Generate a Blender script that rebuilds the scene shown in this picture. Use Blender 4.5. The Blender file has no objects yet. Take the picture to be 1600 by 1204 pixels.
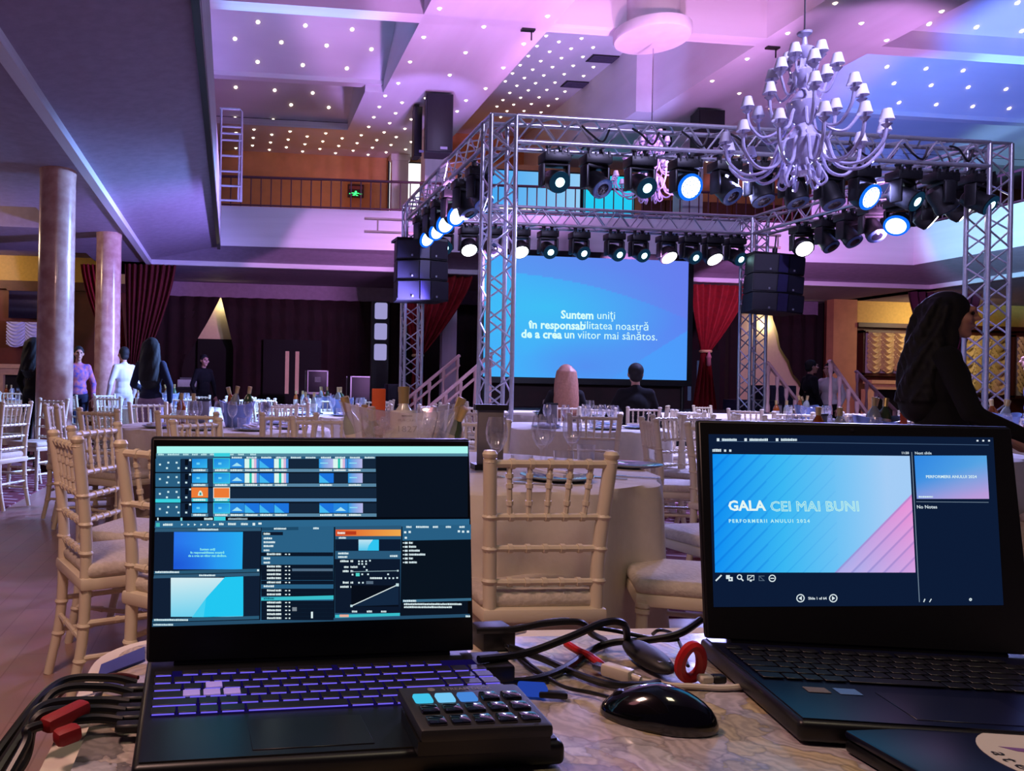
import bpy, bmesh, math, random
from mathutils import Matrix, Vector
random.seed(7)
PI = math.pi
scene = bpy.context.scene
COL = scene.collection
# ------------------------------------------------------------------ camera
F, CX, CY, YAW, ROLL, H = 1209.0, 490.0, 603.0, math.radians(6.05), .018, 1.11
cam = bpy.data.cameras.new('camera'); camo = bpy.data.objects.new('camera', cam); COL.objects.link(camo)
cam.sensor_width = 36; cam.lens = F / 1600 * 36; cam.shift_x = (800 - CX) / 1600; cam.shift_y = (CY - 602) / 1600
cam.clip_start = .05; cam.clip_end = 200
camo.matrix_world = Matrix.Translation((0, 0, H)) @ Matrix.Rotation(-YAW, 4, 'Z') @ Matrix.Rotation(PI / 2, 4, 'X') @ Matrix.Rotation(ROLL, 4, 'Z')
scene.camera = camo
scene.view_settings.view_transform = 'Standard'; scene.view_settings.look = 'None'
scene.view_settings.gamma = 1; scene.view_settings.use_curve_mapping = False
scene.view_settings.exposure = 0.0
# ------------------------------------------------------------------ world and large lights
w = bpy.data.worlds.new('world'); scene.world = w; w.use_nodes = True
w.node_tree.nodes['Background'].inputs[0].default_value = (.30, .17, .66, 1)
w.node_tree.nodes['Background'].inputs[1].default_value = .026
def lamp(kind, name, loc, target, energy, color, size=.3, angle=60, blend=.4):
    l = bpy.data.lights.new(name, kind); l.energy = energy; l.color = color
    if kind == 'AREA': l.size = size
    else: l.shadow_soft_size = size
    if kind == 'SPOT': l.spot_size = math.radians(angle); l.spot_blend = blend
    o = bpy.data.objects.new(name, l); COL.objects.link(o); o.location = loc
    if target is not None:
        o.rotation_euler = (Vector(target) - Vector(loc)).to_track_quat('-Z', 'Y').to_euler()
    return o
PINK = (.84, .36, 1); BLUE = (.16, .30, 1); VIO = (.45, .28, 1); WARM = (1, .68, .40); CYAN = (.35, .75, 1)
# wash fixtures of the rig throw colour on the ceiling, the parapets and the tables
for x, tx in ((3.0, .9), (4.0, 4.0), (6.8, 6.9), (9.3, 9.6)):
    lamp('SPOT', 'pink_ceiling_wash', (x, 9.9, 3.3), (tx, 12.0, 6.3), 1100, PINK, .2, 60, .35)
lamp('SPOT', 'violet_ceiling_wash', (3.6, 13.4, 3.6), (3.6, 15.3, 6.9), 420, VIO, .2, 42, .3)
lamp('SPOT', 'violet_ceiling_wash', (7.0, 13.4, 3.6), (7.3, 15.3, 7.6), 900, (.36, .34, 1), .2, 50, .3)
lamp('SPOT', 'blue_ceiling_wash', (12.2, 9.6, 3.4), (14.1, 12.6, 7.3), 2500, (.15, .24, 1), .25, 66, .5)
for x, e in ((.8, 1900), (13.6, 2200)): lamp('SPOT', 'balcony_blue_wash', (x, 15.4, 5.3), (x + .2, 11.9, 6.9), e, (.16, .46, 1), .12, 44, .5)
for x, tx, e in ((3.2, .6, 1450), (4.6, 3.6, 1250), (7.4, 7.2, 1200), (9.2, 10.2, 950), (10.4, 12.8, 900)):
    lamp('SPOT', 'pink_parapet_wash', (x, 12.3, 3.2), (tx, 16.3, 3.40), e, PINK, .12, 58, .1)
lamp('SPOT', 'rose_coffer_wash', (6.4, 8.3, 4.4), (6.6, 11.4, 7.9), 420, (1, .42, .62), .2, 66, .4)
lamp('SPOT', 'blue_parapet_wash', (10.2, 10.2, 3.0), (14.9, 13.5, 4.4), 4300, (.32, .64, 1), .2, 27, .3)
lamp('SPOT', 'blue_soffit_wash', (3.2, 11.5, 2.2), (-1.7, 14.2, 4.0), 3200, (.33, .28, 1), .2, 80, .9)
lamp('SPOT', 'blue_table_wash', (3.4, 10.6, 3.4), (-3.0, 10.4, .7), 5600, (.22, .40, 1), .2, 80, .7)
lamp('SPOT', 'blue_floor_wash', (6.0, 8.7, 3.6), (2.2, 5.4, .6), 3600, (.38, .39, 1), .25, 110, .8)
lamp('SPOT', 'blue_floor_wash', (7.8, 8.7, 3.6), (6.6, 6.2, .8), 2800, (.38, .39, 1), .25, 110, .8)
lamp('SPOT', 'stage_wash', (6.0, 9.2, 3.7), (6.4, 12.0, .65), 450, (.6, .6, 1), .2, 80, .5)
lamp('SPOT', 'rig_fill', (5.8, 4.2, 6.2), (6.0, 9.0, 3.6), 1500, (.55, .50, 1), .3, 85, .6)  # added spot without a fixture, brightens the truss and chandelier
lamp('AREA', 'near_chair_fill', (.9, .2, 3.5), (1.0, 2.0, .7), 14, (1, .84, .58), .5)  # unseen warm fill added for the near chairs and table
lamp('POINT', 'near_left_fill', (-1.5, .8, 3.0), None, 7, (1, .36, .42), .3)  # unseen point light added to warm the near soffit
lamp('AREA', 'near_left_fill', (-1.0, 1.0, 3.3), (-1.1, 2.6, 0), 60, (1, .60, .50), .5)  # unseen downward fill added to brighten the left floor
lamp('SPOT', 'blue_aisle_wash', (3.2, 9.4, 3.4), (-1.3, 5.4, 0), 2500, (.42, .36, 1), .2, 75, .9)
# ------------------------------------------------------------------ pixel rays (photo frame 1600 x 1204) to world points
_f = Vector((math.sin(YAW), math.cos(YAW), 0)); _r = Vector((math.cos(YAW), -math.sin(YAW), 0))
def ray(px, py):
    x, y = px - CX, py - CY; c, s = math.cos(ROLL), math.sin(ROLL)
    return _f + _r * ((x * c + y * s) / F) + Vector((0, 0, -(-x * s + y * c) / F))
def _at(i, px, py, v):
    q = ray(px, py); t = (v - (H if i == 2 else 0)) / q[i]; return q * t + Vector((0, 0, H))
def ax(px, py, v): return _at(0, px, py, v)
def ay(px, py, v): return _at(1, px, py, v)
def az(px, py, v): return _at(2, px, py, v)
def ad(px, py, d): return ray(px, py) * d + Vector((0, 0, H))
def aplane(px, py, p0, n):
    q = ray(px, py); o = Vector((0, 0, H)); n = Vector(n)
    return o + q * ((Vector(p0) - o).dot(n) / q.dot(n))
# ------------------------------------------------------------------ materials
def lin(c):
    return tuple(((v / 255) / 12.92 if v / 255 <= .04045 else ((v / 255 + .055) / 1.055) ** 2.4) for v in c)
MATS = {}
def mat(name, rgb, rough=.5, metal=0, var=.12, scale=14, bump=0, emit=0, rgb2=None, coat=0, spec=.5, coord='Object'):
    """procedural principled material: noise-mottled colour, optional fine bump"""
    if name in MATS: return MATS[name]
    m = bpy.data.materials.new(name); m.use_nodes = True; nt = m.node_tree; b = nt.nodes['Principled BSDF']
    c = lin(rgb); c2 = lin(rgb2) if rgb2 else tuple(v * (1 - var) for v in c)
    tc = nt.nodes.new('ShaderNodeTexCoord'); n = nt.nodes.new('ShaderNodeTexNoise'); n.inputs['Scale'].default_value = scale
    n.inputs['Detail'].default_value = 4
    nt.links.new(tc.outputs[coord], n.inputs['Vector'])
    r = nt.nodes.new('ShaderNodeValToRGB'); r.color_ramp.elements[0].position = .35; r.color_ramp.elements[1].position = .68
    r.color_ramp.elements[0].color = (*c2, 1); r.color_ramp.elements[1].color = (*c, 1)
    nt.links.new(n.outputs['Fac'], r.inputs['Fac']); nt.links.new(r.outputs['Color'], b.inputs['Base Color'])
    b.inputs['Roughness'].default_value = rough; b.inputs['Metallic'].default_value = metal
    b.inputs['Specular IOR Level'].default_value = spec; b.inputs['Coat Weight'].default_value = coat
    if bump:
        bp = nt.nodes.new('ShaderNodeBump'); bp.inputs['Strength'].default_value = bump; bp.inputs['Distance'].default_value = .02
        nt.links.new(n.outputs['Fac'], bp.inputs['Height']); nt.links.new(bp.outputs['Normal'], b.inputs['Normal'])
    if emit:
        nt.links.new(r.outputs['Color'], b.inputs['Emission Color']); b.inputs['Emission Strength'].default_value = emit
    MATS[name] = m; return m
def glow(name, rgb, s, sample=False):
    m = bpy.data.materials.new(name); m.use_nodes = True; nt = m.node_tree; nt.nodes.clear()
    e = nt.nodes.new('ShaderNodeEmission'); o = nt.nodes.new('ShaderNodeOutputMaterial')
    e.inputs[0].default_value = (*lin(rgb), 1); e.inputs[1].default_value = s
    nt.links.new(e.outputs[0], o.inputs[0])
    if not sample: m.cycles.emission_sampling = 'NONE'
    MATS[name] = m; return m
def picture(name, s, sample=True):
    """light-giving display: shows the colours stored on the mesh"""
    m = bpy.data.materials.new(name); m.use_nodes = True; nt = m.node_tree; nt.nodes.clear()
    a = nt.nodes.new('ShaderNodeAttribute'); a.attribute_name = 'col'
    e = nt.nodes.new('ShaderNodeEmission'); o = nt.nodes.new('ShaderNodeOutputMaterial'); e.inputs[1].default_value = s
    nt.links.new(a.outputs['Color'], e.inputs[0]); nt.links.new(e.outputs[0], o.inputs[0])
    if not sample: m.cycles.emission_sampling = 'NONE'
    return m
def glass(name, tint=(.9, .92, 1), alpha=.75):
    m = bpy.data.materials.new(name); m.use_nodes = True; nt = m.node_tree; nt.nodes.clear()
    t = nt.nodes.new('ShaderNodeBsdfTransparent'); g = nt.nodes.new('ShaderNodeBsdfGlossy'); d = nt.nodes.new('ShaderNodeBsdfDiffuse')
    mx = nt.nodes.new('ShaderNodeMixShader'); m2 = nt.nodes.new('ShaderNodeMixShader'); lw = nt.nodes.new('ShaderNodeLayerWeight')
    mr = nt.nodes.new('ShaderNodeMapRange'); o = nt.nodes.new('ShaderNodeOutputMaterial')
    lw.inputs[0].default_value = .25; mr.inputs[3].default_value = 1 - alpha; mr.inputs[4].default_value = .7
    t.inputs[0].default_value = (*tint, 1); g.inputs[0].default_value = (1, 1, 1, 1); g.inputs[1].default_value = .08
    d.inputs[0].default_value = (.8, .8, .9, 1); m2.inputs[0].default_value = .22
    nt.links.new(lw.outputs['Facing'], mr.inputs[0]); nt.links.new(mr.outputs[0], mx.inputs[0])
    nt.links.new(g.outputs[0], m2.inputs[1]); nt.links.new(d.outputs[0], m2.inputs[2])
    nt.links.new(t.outputs[0], mx.inputs[1]); nt.links.new(m2.outputs[0], mx.inputs[2]); nt.links.new(mx.outputs[0], o.inputs[0])
    MATS[name] = m; return m
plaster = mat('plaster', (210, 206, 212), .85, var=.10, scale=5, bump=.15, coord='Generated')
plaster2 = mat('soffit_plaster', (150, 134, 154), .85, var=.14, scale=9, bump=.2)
warmwall = mat('warm_wall', (196, 140, 92), .85, var=.15, scale=4)
brown = mat('brown_panel', (92, 44, 30), .5, var=.3, scale=6)
marble = mat('column_marble', (214, 176, 160), .22, var=.18, scale=7, rgb2=(186, 140, 128), coat=.3)
plinth = mat('dark_plinth', (52, 20, 24), .4)
white_chair = mat('chair_paint', (222, 210, 184), .38, var=.06, scale=8)
cushion_m = mat('cushion_fabric', (214, 204, 188), .8, var=.14, scale=60, bump=.25)
cloth = mat('table_linen', (216, 206, 190), .85, var=.05, scale=25, bump=.08)
linen2 = mat('napkin_linen', (225, 222, 235), .8, var=.06)
alu = mat('truss_aluminium', (190, 190, 200), .34, .75, var=.12, scale=25)
black = mat('black_plastic', (14, 14, 17), .45, var=.2)
black2 = mat('black_case', (22, 22, 28), .55, var=.2, scale=40)
lap_m = mat('laptop_shell', (16, 17, 22), .38, var=.15, scale=50)
lap_b = mat('laptop_blue_metal', (18, 22, 48), .32, .3, var=.1, scale=30)
rubber = mat('cable_rubber', (12, 12, 14), .4, var=.1)
velvet = mat('red_velvet', (150, 16, 24), .8, var=.3, scale=12)
dark_cur = mat('dark_curtain', (34, 8, 12), .9, var=.4, scale=6)
gold = mat('gold_drape', (206, 178, 120), .5, var=.15, scale=9)
cream = mat('cream_wall', (226, 208, 164), .8, var=.05)
wood = mat('stage_wood', (70, 40, 30), .4, var=.3)
pinkwood = mat('handrail_paint', (226, 180, 178), .4, var=.06)
stagebl = mat('stage_deck', (40, 40, 50), .25, var=.2)
silver = mat('silverware', (200, 200, 208), .2, 1, var=.05)
skin = mat('skin', (190, 140, 120), .6, var=.06)
hair_d = mat('dark_hair', (9, 7, 8), .75, var=.3, scale=60)
hair_b = mat('blond_hair', (176, 122, 98), .5, var=.2, scale=40)
suit = mat('black_cloth', (6, 6, 9), .95, var=.2)
navy = mat('navy_cloth', (16, 20, 52), .85, var=.2)
shirt = mat('white_shirt', (214, 206, 206), .8, var=.05)
floral = mat('floral_cloth', (70, 70, 150), .8, scale=18, rgb2=(200, 110, 110))
jeans = mat('pale_trousers', (150, 120, 140), .8)
clear = glass('clear_glass', (.97, .97, .98), alpha=.93)
acryl = glass('clear_acrylic', (.95, .95, .98), alpha=.66)
ice = glass('ice', (.9, .93, 1), alpha=.42)
green_gl = mat('green_bottle', (60, 84, 50), .15, var=.1)
amber_gl = mat('amber_bottle', (150, 74, 24), .15, var=.1)
pale_gl = mat('pale_bottle', (150, 158, 150), .12, var=.1)
foil = mat('gold_foil', (206, 180, 120), .3, .7, var=.1)
label_w = mat('paper_label', (206, 200, 190), .7, var=.04)
ink = mat('dark_ink', (30, 28, 30), .6)
orange = mat('orange_card', (210, 84, 30), .6)
greycard = mat('grey_card', (110, 104, 106), .7)
bluecard = mat('blue_card', (60, 70, 140), .6)
grille = mat('speaker_grille', (26, 24, 44), .6, var=.4, scale=300)
star_m = glow('star_bulb', (255, 232, 206), 6.0)
lens_w = glow('lens_white', (250, 250, 255), 7.0)
lens_c = glow('lens_cyan', (190, 250, 255), 6.0)
lens_b = glow('lens_blue', (225, 250, 255), 3.0)
halo_b = glow('halo_blue', (20, 110, 255), 1.1); halo_c = glow('halo_cyan', (36, 84, 124), .3)
lens_off = mat('lens_dark', (20, 22, 30), .08, var=.1, coat=1)
# ------------------------------------------------------------------ mesh builder
class MB:
    def __init__(s): s.v = []; s.f = []; s.c = []; s.cur = (1, 1, 1)
    def add(s, vs, fs, col=None):
        o = len(s.v); s.v += [tuple(q) for q in vs]; s.f += [tuple(i + o for i in f) for f in fs]
        if col is None: s.c += [s.cur] * len(vs)
        elif isinstance(col[0], (tuple, list)): s.c += list(col)
        else: s.c += [col] * len(vs)
        return s
    def box(s, c, d, rz=0, m=None):
        x, y, z = d[0] / 2, d[1] / 2, d[2] / 2
        M = (m or Matrix.Translation(c) @ Matrix.Rotation(rz, 4, 'Z'))
        vs = [M @ Vector(p) for p in ((-x, -y, -z), (x, -y, -z), (x, y, -z), (-x, y, -z), (-x, -y, z), (x, -y, z), (x, y, z), (-x, y, z))]
        return s.add(vs, [(3, 2, 1, 0), (4, 5, 6, 7), (0, 1, 5, 4), (1, 2, 6, 5), (2, 3, 7, 6), (3, 0, 4, 7)])
    def b2(s, x0, x1, y0, y1, z0, z1): return s.box(((x0 + x1) / 2, (y0 + y1) / 2, (z0 + z1) / 2), (x1 - x0, y1 - y0, z1 - z0))
    def rbox(s, c, d, bev=.01, seg=2, m=None):
        bm = bmesh.new(); bmesh.ops.create_cube(bm, size=1)
        bmesh.ops.scale(bm, vec=d, verts=bm.verts)
        bmesh.ops.bevel(bm, geom=bm.edges[:], offset=bev, segments=seg, profile=.5, affect='EDGES')
        M = m or Matrix.Translation(c)
        bm.verts.index_update()
        s.add([M @ v.co for v in bm.verts], [[v.index for v in f.verts] for f in bm.faces]); bm.free(); return s
    def cyl(s, p0, p1, r0, r1=None, n=10, cap=True):
        p0, p1 = Vector(p0), Vector(p1); r1 = r0 if r1 is None else r1
        d = (p1 - p0); q = d.to_track_quat('Z', 'Y') if d.length > 1e-9 else Matrix.Identity(3).to_quaternion()
        vs = []
        for p, r in ((p0, r0), (p1, r1)):
            for k in range(n):
                a = 2 * PI * k / n; vs.append(p + q @ Vector((r * math.cos(a), r * math.sin(a), 0)))
        fs = [(k, (k + 1) % n, n + (k + 1) % n, n + k) for k in range(n)]
        if cap: fs += [tuple(range(n - 1, -1, -1)), tuple(range(n, 2 * n))]
        return s.add(vs, fs)
    def tube(s, pts, r, n=8, closed=False):
        pts = [Vector(p) for p in pts]; L = len(pts); vs = []; up = None
        for i, p in enumerate(pts):
            a = pts[(i - 1) % L] if closed or i > 0 else p; b = pts[(i + 1) % L] if closed or i < L - 1 else p
            t = (b - a).normalized()
            if up is None: up = t.orthogonal().normalized()
            up = (up - t * up.dot(t)).normalized(); sd = t.cross(up); rr = r[i] if isinstance(r, (list, tuple)) else r
            for k in range(n):
                an = 2 * PI * k / n; vs.append(p + up * (rr * math.cos(an)) + sd * (rr * math.sin(an)))
        fs = []
        for i in range(L if closed else L - 1):
            j = (i + 1) % L
            fs += [(i * n + k, i * n + (k + 1) % n, j * n + (k + 1) % n, j * n + k) for k in range(n)]
        if not closed: fs += [tuple(range(n - 1, -1, -1)), tuple((L - 1) * n + k for k in range(n))]
        return s.add(vs, fs)
    def lathe(s, prof, n=16, c=(0, 0, 0), m=None, wave=None):
        M = m or Matrix.Translation(c); vs = []; L = len(prof)
        for i, (r, z) in enumerate(prof):
            for k in range(n):
                a = 2 * PI * k / n; rr = r * (1 + (wave(a, i) if wave else 0)); vs.append(M @ Vector((rr * math.cos(a), rr * math.sin(a), z)))
        fs = [(i * n + k, i * n + (k + 1) % n, (i + 1) * n + (k + 1) % n, (i + 1) * n + k) for i in range(L - 1) for k in range(n)]
        if prof[0][0] > 1e-5: fs.append(tuple(range(n - 1, -1, -1)))
        if prof[-1][0] > 1e-5: fs.append(tuple((L - 1) * n + k for k in range(n)))
        return s.add(vs, fs)
    def shell(s, prof, n=16, c=(0, 0, 0), m=None):
        """open lathe surface without caps"""
        M = m or Matrix.Translation(c); vs = []; L = len(prof)
        for r, z in prof:
            for k in range(n):
                a = 2 * PI * k / n; vs.append(M @ Vector((r * math.cos(a), r * math.sin(a), z)))
        return s.add(vs, [(i * n + k, i * n + (k + 1) % n, (i + 1) * n + (k + 1) % n, (i + 1) * n + k) for i in range(L - 1) for k in range(n)])
    def ball(s, c, r, n=10, sc=(1, 1, 1), m=None):
        prof = [(r * math.sin(PI * i / n), -r * math.cos(PI * i / n)) for i in range(n + 1)]
        prof[0] = (1e-4, -r); prof[-1] = (1e-4, r)
        M = (m or Matrix.Translation(c)) @ Matrix.Diagonal((*sc, 1)); return s.lathe(prof, n + 4, m=M)
    def cap(s, p0, p1, r0, r1=None, n=10):
        r1 = r0 if r1 is None else r1
        s.cyl(p0, p1, r0, r1, n); s.ball(p0, r0, 8); s.ball(p1, r1, 8); return s
    def sheet(s, fn, nu, nv, th=0):
        vs = [fn(i / nu, j / nv) for j in range(nv + 1) for i in range(nu + 1)]
        fs = [(j * (nu + 1) + i, j * (nu + 1) + i + 1, (j + 1) * (nu + 1) + i + 1, (j + 1) * (nu + 1) + i) for j in range(nv) for i in range(nu)]
        return s.add(vs, fs)
    def prism(s, poly, d):
        """flat polygon (3-D points) thickened by vector d"""
        d = Vector(d); n = len(poly); p = [Vector(q) for q in poly]
        return s.add(p + [q + d for q in p], [tuple(range(n - 1, -1, -1)), tuple(range(n, 2 * n))] + [(k, (k + 1) % n, n + (k + 1) % n, n + k) for k in range(n)])
    def mesh(s, name, material, smooth=True, colors=False):
        me = bpy.data.meshes.new(name); me.from_pydata(s.v, [], s.f)
        bm = bmesh.new(); bm.from_mesh(me)
        if not colors: bmesh.ops.recalc_face_normals(bm, faces=bm.faces)
        bm.to_mesh(me); bm.free()
        if colors:
            at = me.color_attributes.new('col', 'FLOAT_COLOR', 'POINT')
            for i, c in enumerate(s.c): at.data[i].color = (*c, 1)
        if smooth and not colors:
            me.shade_smooth()
            me.set_sharp_from_angle(angle=math.radians(38))
        me.materials.append(material); me.update(); return me
    def build(s, name, material, parent=None, smooth=True, colors=False, loc=None, rot=None):
        return obj(name, s.mesh(name, material, smooth, colors), parent, loc, rot)
def obj(name, me, parent=None, loc=None, rot=None):
    o = bpy.data.objects.new(name, me); COL.objects.link(o)
    if parent: o.parent = parent
    if loc is not None: o.location = loc
    if rot is not None: o.rotation_euler = rot
    return o
def tag(o, label=None, cat=None, group=None, kind=None):
    if label: o['label'] = label
    if cat: o['category'] = cat
    if group: o['group'] = group
    if kind: o['kind'] = kind
    return o
def thing(name, label, cat, loc=(0, 0, 0), rz=0, group=None):
    o = bpy.data.objects.new(name, None); COL.objects.link(o); o.empty_display_size = .1
    o.location = loc; o.rotation_euler = (0, 0, rz); return tag(o, label, cat, group)
def struct(name, mb, material, label=None, smooth=False):
    o = mb.build(name, material, smooth=smooth); o['kind'] = 'structure'
    if label: o['label'] = label
    return o
def dup(root, loc=None, rz=None, label=None, group=None, parent=None):
    c = root.copy(); COL.objects.link(c); c.parent = parent
    if loc is not None: c.location = loc
    if rz is not None: c.rotation_euler = (0, 0, rz)
    if label: c['label'] = label
    if group: c['group'] = group
    for ch in list(root.children): dup(ch, parent=c)
    return c
def text_mb(mb, body, size, M, color=(1, 1, 1), align='LEFT', bold=0, outline=0, spacing=1):
    cu = bpy.data.curves.new('t', 'FONT'); cu.body = body; cu.size = size; cu.align_x = align; cu.space_character = spacing; cu.resolution_u = 2
    if bold: cu.offset = bold
    if outline: cu.fill_mode = 'NONE'; cu.bevel_depth = outline; cu.bevel_resolution = 0
    o = bpy.data.objects.new('t', cu); COL.objects.link(o)
    dg = bpy.context.evaluated_depsgraph_get(); me = bpy.data.meshes.new_from_object(o.evaluated_get(dg))
    mb.add([M @ v.co for v in me.vertices], [tuple(p.vertices) for p in me.polygons], color)
    bpy.data.objects.remove(o); bpy.data.curves.remove(cu); bpy.data.meshes.remove(me); return mb
def bez(p, n=16):
    """Catmull-Rom through points"""
    p = [Vector(q) for q in p]; q = [p[0]] + p + [p[-1]]; out = []
    for i in range(len(p) - 1):
        a, b, c, d = q[i:i + 4]
        for k in range(n):
            t = k / n; out.append(.5 * ((2 * b) + (c - a) * t + (2 * a - 5 * b + 4 * c - d) * t * t + (3 * b - a - 3 * c + d) * t ** 3))
    return out + [p[-1]]
# ================================================================== SETTING
def brick_mat(name, c1, c2, mortar, scale, bw, rh, ms, rough, rot=0, noise=.3):
    m = bpy.data.materials.new(name); m.use_nodes = True; nt = m.node_tree; b = nt.nodes['Principled BSDF']
    tc = nt.nodes.new('ShaderNodeTexCoord'); mp = nt.nodes.new('ShaderNodeMapping'); mp.inputs['Rotation'].default_value[2] = rot
    br = nt.nodes.new('ShaderNodeTexBrick'); br.inputs['Scale'].default_value = scale
    br.inputs['Color1'].default_value = (*lin(c1), 1); br.inputs['Color2'].default_value = (*lin(c2), 1); br.inputs['Mortar'].default_value = (*lin(mortar), 1)
    br.inputs['Brick Width'].default_value = bw; br.inputs['Row Height'].default_value = rh; br.inputs['Mortar Size'].default_value = ms; br.inputs['Mortar Smooth'].default_value = .1
    n = nt.nodes.new('ShaderNodeTexNoise'); n.inputs['Scale'].default_value = 6; n.inputs['Detail'].default_value = 5
    mx = nt.nodes.new('ShaderNodeMixRGB'); mx.blend_type = 'MULTIPLY'; mx.inputs[0].default_value = noise
    nt.links.new(tc.outputs['Object'], mp.inputs['Vector']); nt.links.new(mp.outputs['Vector'], br.inputs['Vector']); nt.links.new(mp.outputs['Vector'], n.inputs['Vector'])
    nt.links.new(br.outputs['Color'], mx.inputs[1]); nt.links.new(n.outputs['Color'], mx.inputs[2]); nt.links.new(mx.outputs[0], b.inputs['Base Color'])
    b.inputs['Roughness'].default_value = rough; MATS[name] = m; return m
floor_m = brick_mat('floor_boards', (180, 146, 134), (170, 136, 126), (156, 122, 112), 1, 1.3, .14, .003, .34, PI / 2, .35)
carpet_m = brick_mat('patterned_carpet', (190, 160, 170), (170, 140, 150), (104, 20, 42), 1.5, .5, .24, .098, .95, .35, .25)
struct('floor', MB().b2(-14, 26, -4, 26, -.1, 0), floor_m)
struct('floor_carpet', MB().b2(-14, -1.93, 3, 19.3, 0, .008), carpet_m, 'purple red carpet with pale dashes along the columns')
struct('floor_carpet', MB().b2(2.1, 20, 3.6, 8.2, 0, .008), carpet_m, 'red carpet with pale dashes under the tables before the stage')

# balcony: parapet, inclined soffit, trim and flat under-balcony ceiling
P_ = [(-.28, -3), (-.28, 16.35), (14.92, 15.6), (14.92, -3)]; T_ = [(-1.82, -3), (-1.78, 17.1), (16.6, 16.9), (16.6, -3)]
Q_ = [(-.46, -3), (-.46, 16.53), (15.1, 15.78), (15.1, -3)]
def strip(a, b): # a, b: lists of 3-D points of equal length
    n = len(a); return a + b, [(i, i + 1, n + i + 1, n + i) for i in range(n - 1)]
def ring(p, z): return [(x, y, z) for x, y in p]
m = MB()
for a, b in ((ring(P_, 4.86), ring(P_, 4.02)), (ring(Q_, 4.86), ring(P_, 4.86)), (ring(Q_, 4.3), ring(Q_, 4.86))): m.add(*strip(a, b))
struct('wall_parapet', m, plaster, 'smooth pale parapet wall running round the balcony')
m = MB(); m.add(*strip(ring(P_, 4.02), ring(T_, 3.80))); m.add(*strip(ring(P_, 4.06), ring(T_, 4.3)))
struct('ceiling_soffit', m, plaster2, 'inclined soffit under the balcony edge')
o = struct('trim_10', MB().b2(-.35, -.285, -3, 16.3, 3.93, 4.02), black, 'black edge strip under the left parapet')
m = MB(); T2 = [(x + dx, y + dy) for (x, y), (dx, dy) in zip(T_, ((-.12, 0), (-.12, .12), (.12, .12), (.12, 0)))]
for a, b in ((ring(T_, 3.80), ring(T_, 3.70)), (ring(T_, 3.70), ring(T2, 3.70)), (ring(T2, 3.70), ring(T2, 3.8))): m.add(*strip(a, b))
struct('trim_1', m, plaster, 'pale moulding along the lower edge of the balcony')
m = MB(); m.b2(-3.0, -1.9, -3, 20.6, 3.74, 3.86)
for y0, y1 in ((-3, 4), (5.4, 8), (9.4, 12.1), (13.7, 16.2)): m.b2(-14, -3.0, y0, y1, 3.74, 4.1)
m.b2(-14, -3, -3, 20.6, 4.1, 4.2); m.b2(-3, 17.2, 17.14, 20.8, 3.74, 3.86); m.b2(16.7, 26, -3, 20.8, 3.74, 3.86)
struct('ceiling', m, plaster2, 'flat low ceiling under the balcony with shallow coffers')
struct('floor_balcony', MB().b2(-14, 26, 16.55, 21.6, 4.2, 4.3), wood, 'balcony floor slab')

# hall ceiling: two long beams, cross beams, raised coffers and inclined bays
struct('ceiling_beam', MB().b2(2.86, 4.96, 4, 15.0, 6.9, 9.2).b2(2.5, 4.96, 15.0, 17.3, 6.9, 8.9), plaster, 'long ceiling beam left of the star coffer')
struct('ceiling_beam', MB().b2(8.56, 10.6, 4, 15.2, 6.9, 9.2).b2(8.2, 10.6, 15.2, 17.3, 6.9, 8.9), plaster, 'long ceiling beam right of the star coffer')
struct('ceiling_beam', MB().b2(-9, 24, 11.76, 12.05, 6.9, 9.3), plaster, 'cross beam carrying the round drum')
m = MB(); m.b2(-9, 2.86, 14.95, 15.15, 7.04, 8.6); m.b2(10.6, 24, 14.95, 15.15, 7.04, 8.6)
struct('ceiling_beam', m, plaster, 'thin cross beam between the inclined bays')
def bay(x0, x1, y0, y1, z1, k=.63):
    z0 = z1 + k * (y1 - y0)
    return MB().prism([(x0, y0, z0), (x1, y0, z0), (x1, y1, z1), (x0, y1, z1)], (0, 0, .1))
for x0, x1 in ((-9, 2.86), (10.6, 24)):
    struct('ceiling_bay', bay(x0, x1, 12.05, 14.95, 7.13), plaster); struct('ceiling_bay', bay(x0, x1 if x0 > 0 else 2.5, 15.15, 17.35, 7.08), plaster)
    struct('ceiling_bay', bay(x0, x1, 8.4, 11.76, 7.2, .5), plaster)
struct('ceiling_coffer', MB().b2(4.96, 8.56, 4, 11.76, 8.35, 8.5), plaster, 'near coffer before the drum')
struct('ceiling_coffer', MB().b2(4.96, 8.56, 12.05, 21.5, 8.35, 8.5), plaster, 'star coffer above the stage')
m = MB(); m.b2(-9, 4.96, 17.3, 21.5, 6.9, 7.05); m.b2(8.2, 24, 17.3, 21.5, 6.9, 7.05)
struct('ceiling_gallery', m, plaster, 'flat gallery ceiling set with close rows of star lights')
struct('wall_coffer_side', MB().b2(4.90, 4.96, 17.3, 21.5, 6.9, 8.4).b2(8.2, 8.26, 17.3, 21.5, 6.9, 8.4), plaster)
struct('ceiling_outer', MB().b2(-9, 24, -4, 8.4, 8.8, 8.9), plaster, 'high ceiling near the entrance')
struct('wall_gallery', MB().b2(-9, 24, 19.25, 19.4, 4.3, 6.9).b2(4.9, 8.3, 21.4, 21.5, 6.9, 8.4), warmwall, 'ochre back wall of the gallery')
m = MB()
for k in range(9):
    x = 10.62 + k * .62; m.b2(x, x + .58, 19.20, 19.26, 4.3, 6.15)
struct('trim_2', m, brown, 'row of brown wood panels on the gallery wall')
# drum on the cross beam
struct('ceiling_drum', MB().lathe([(.56, 0), (.58, .03), (.58, .16), (.40, .20), (.40, 1.64)], 40, c=(6.56, 11.7, 6.72)), plaster, 'round plaster drum from which a chandelier hangs', smooth=True)
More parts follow.
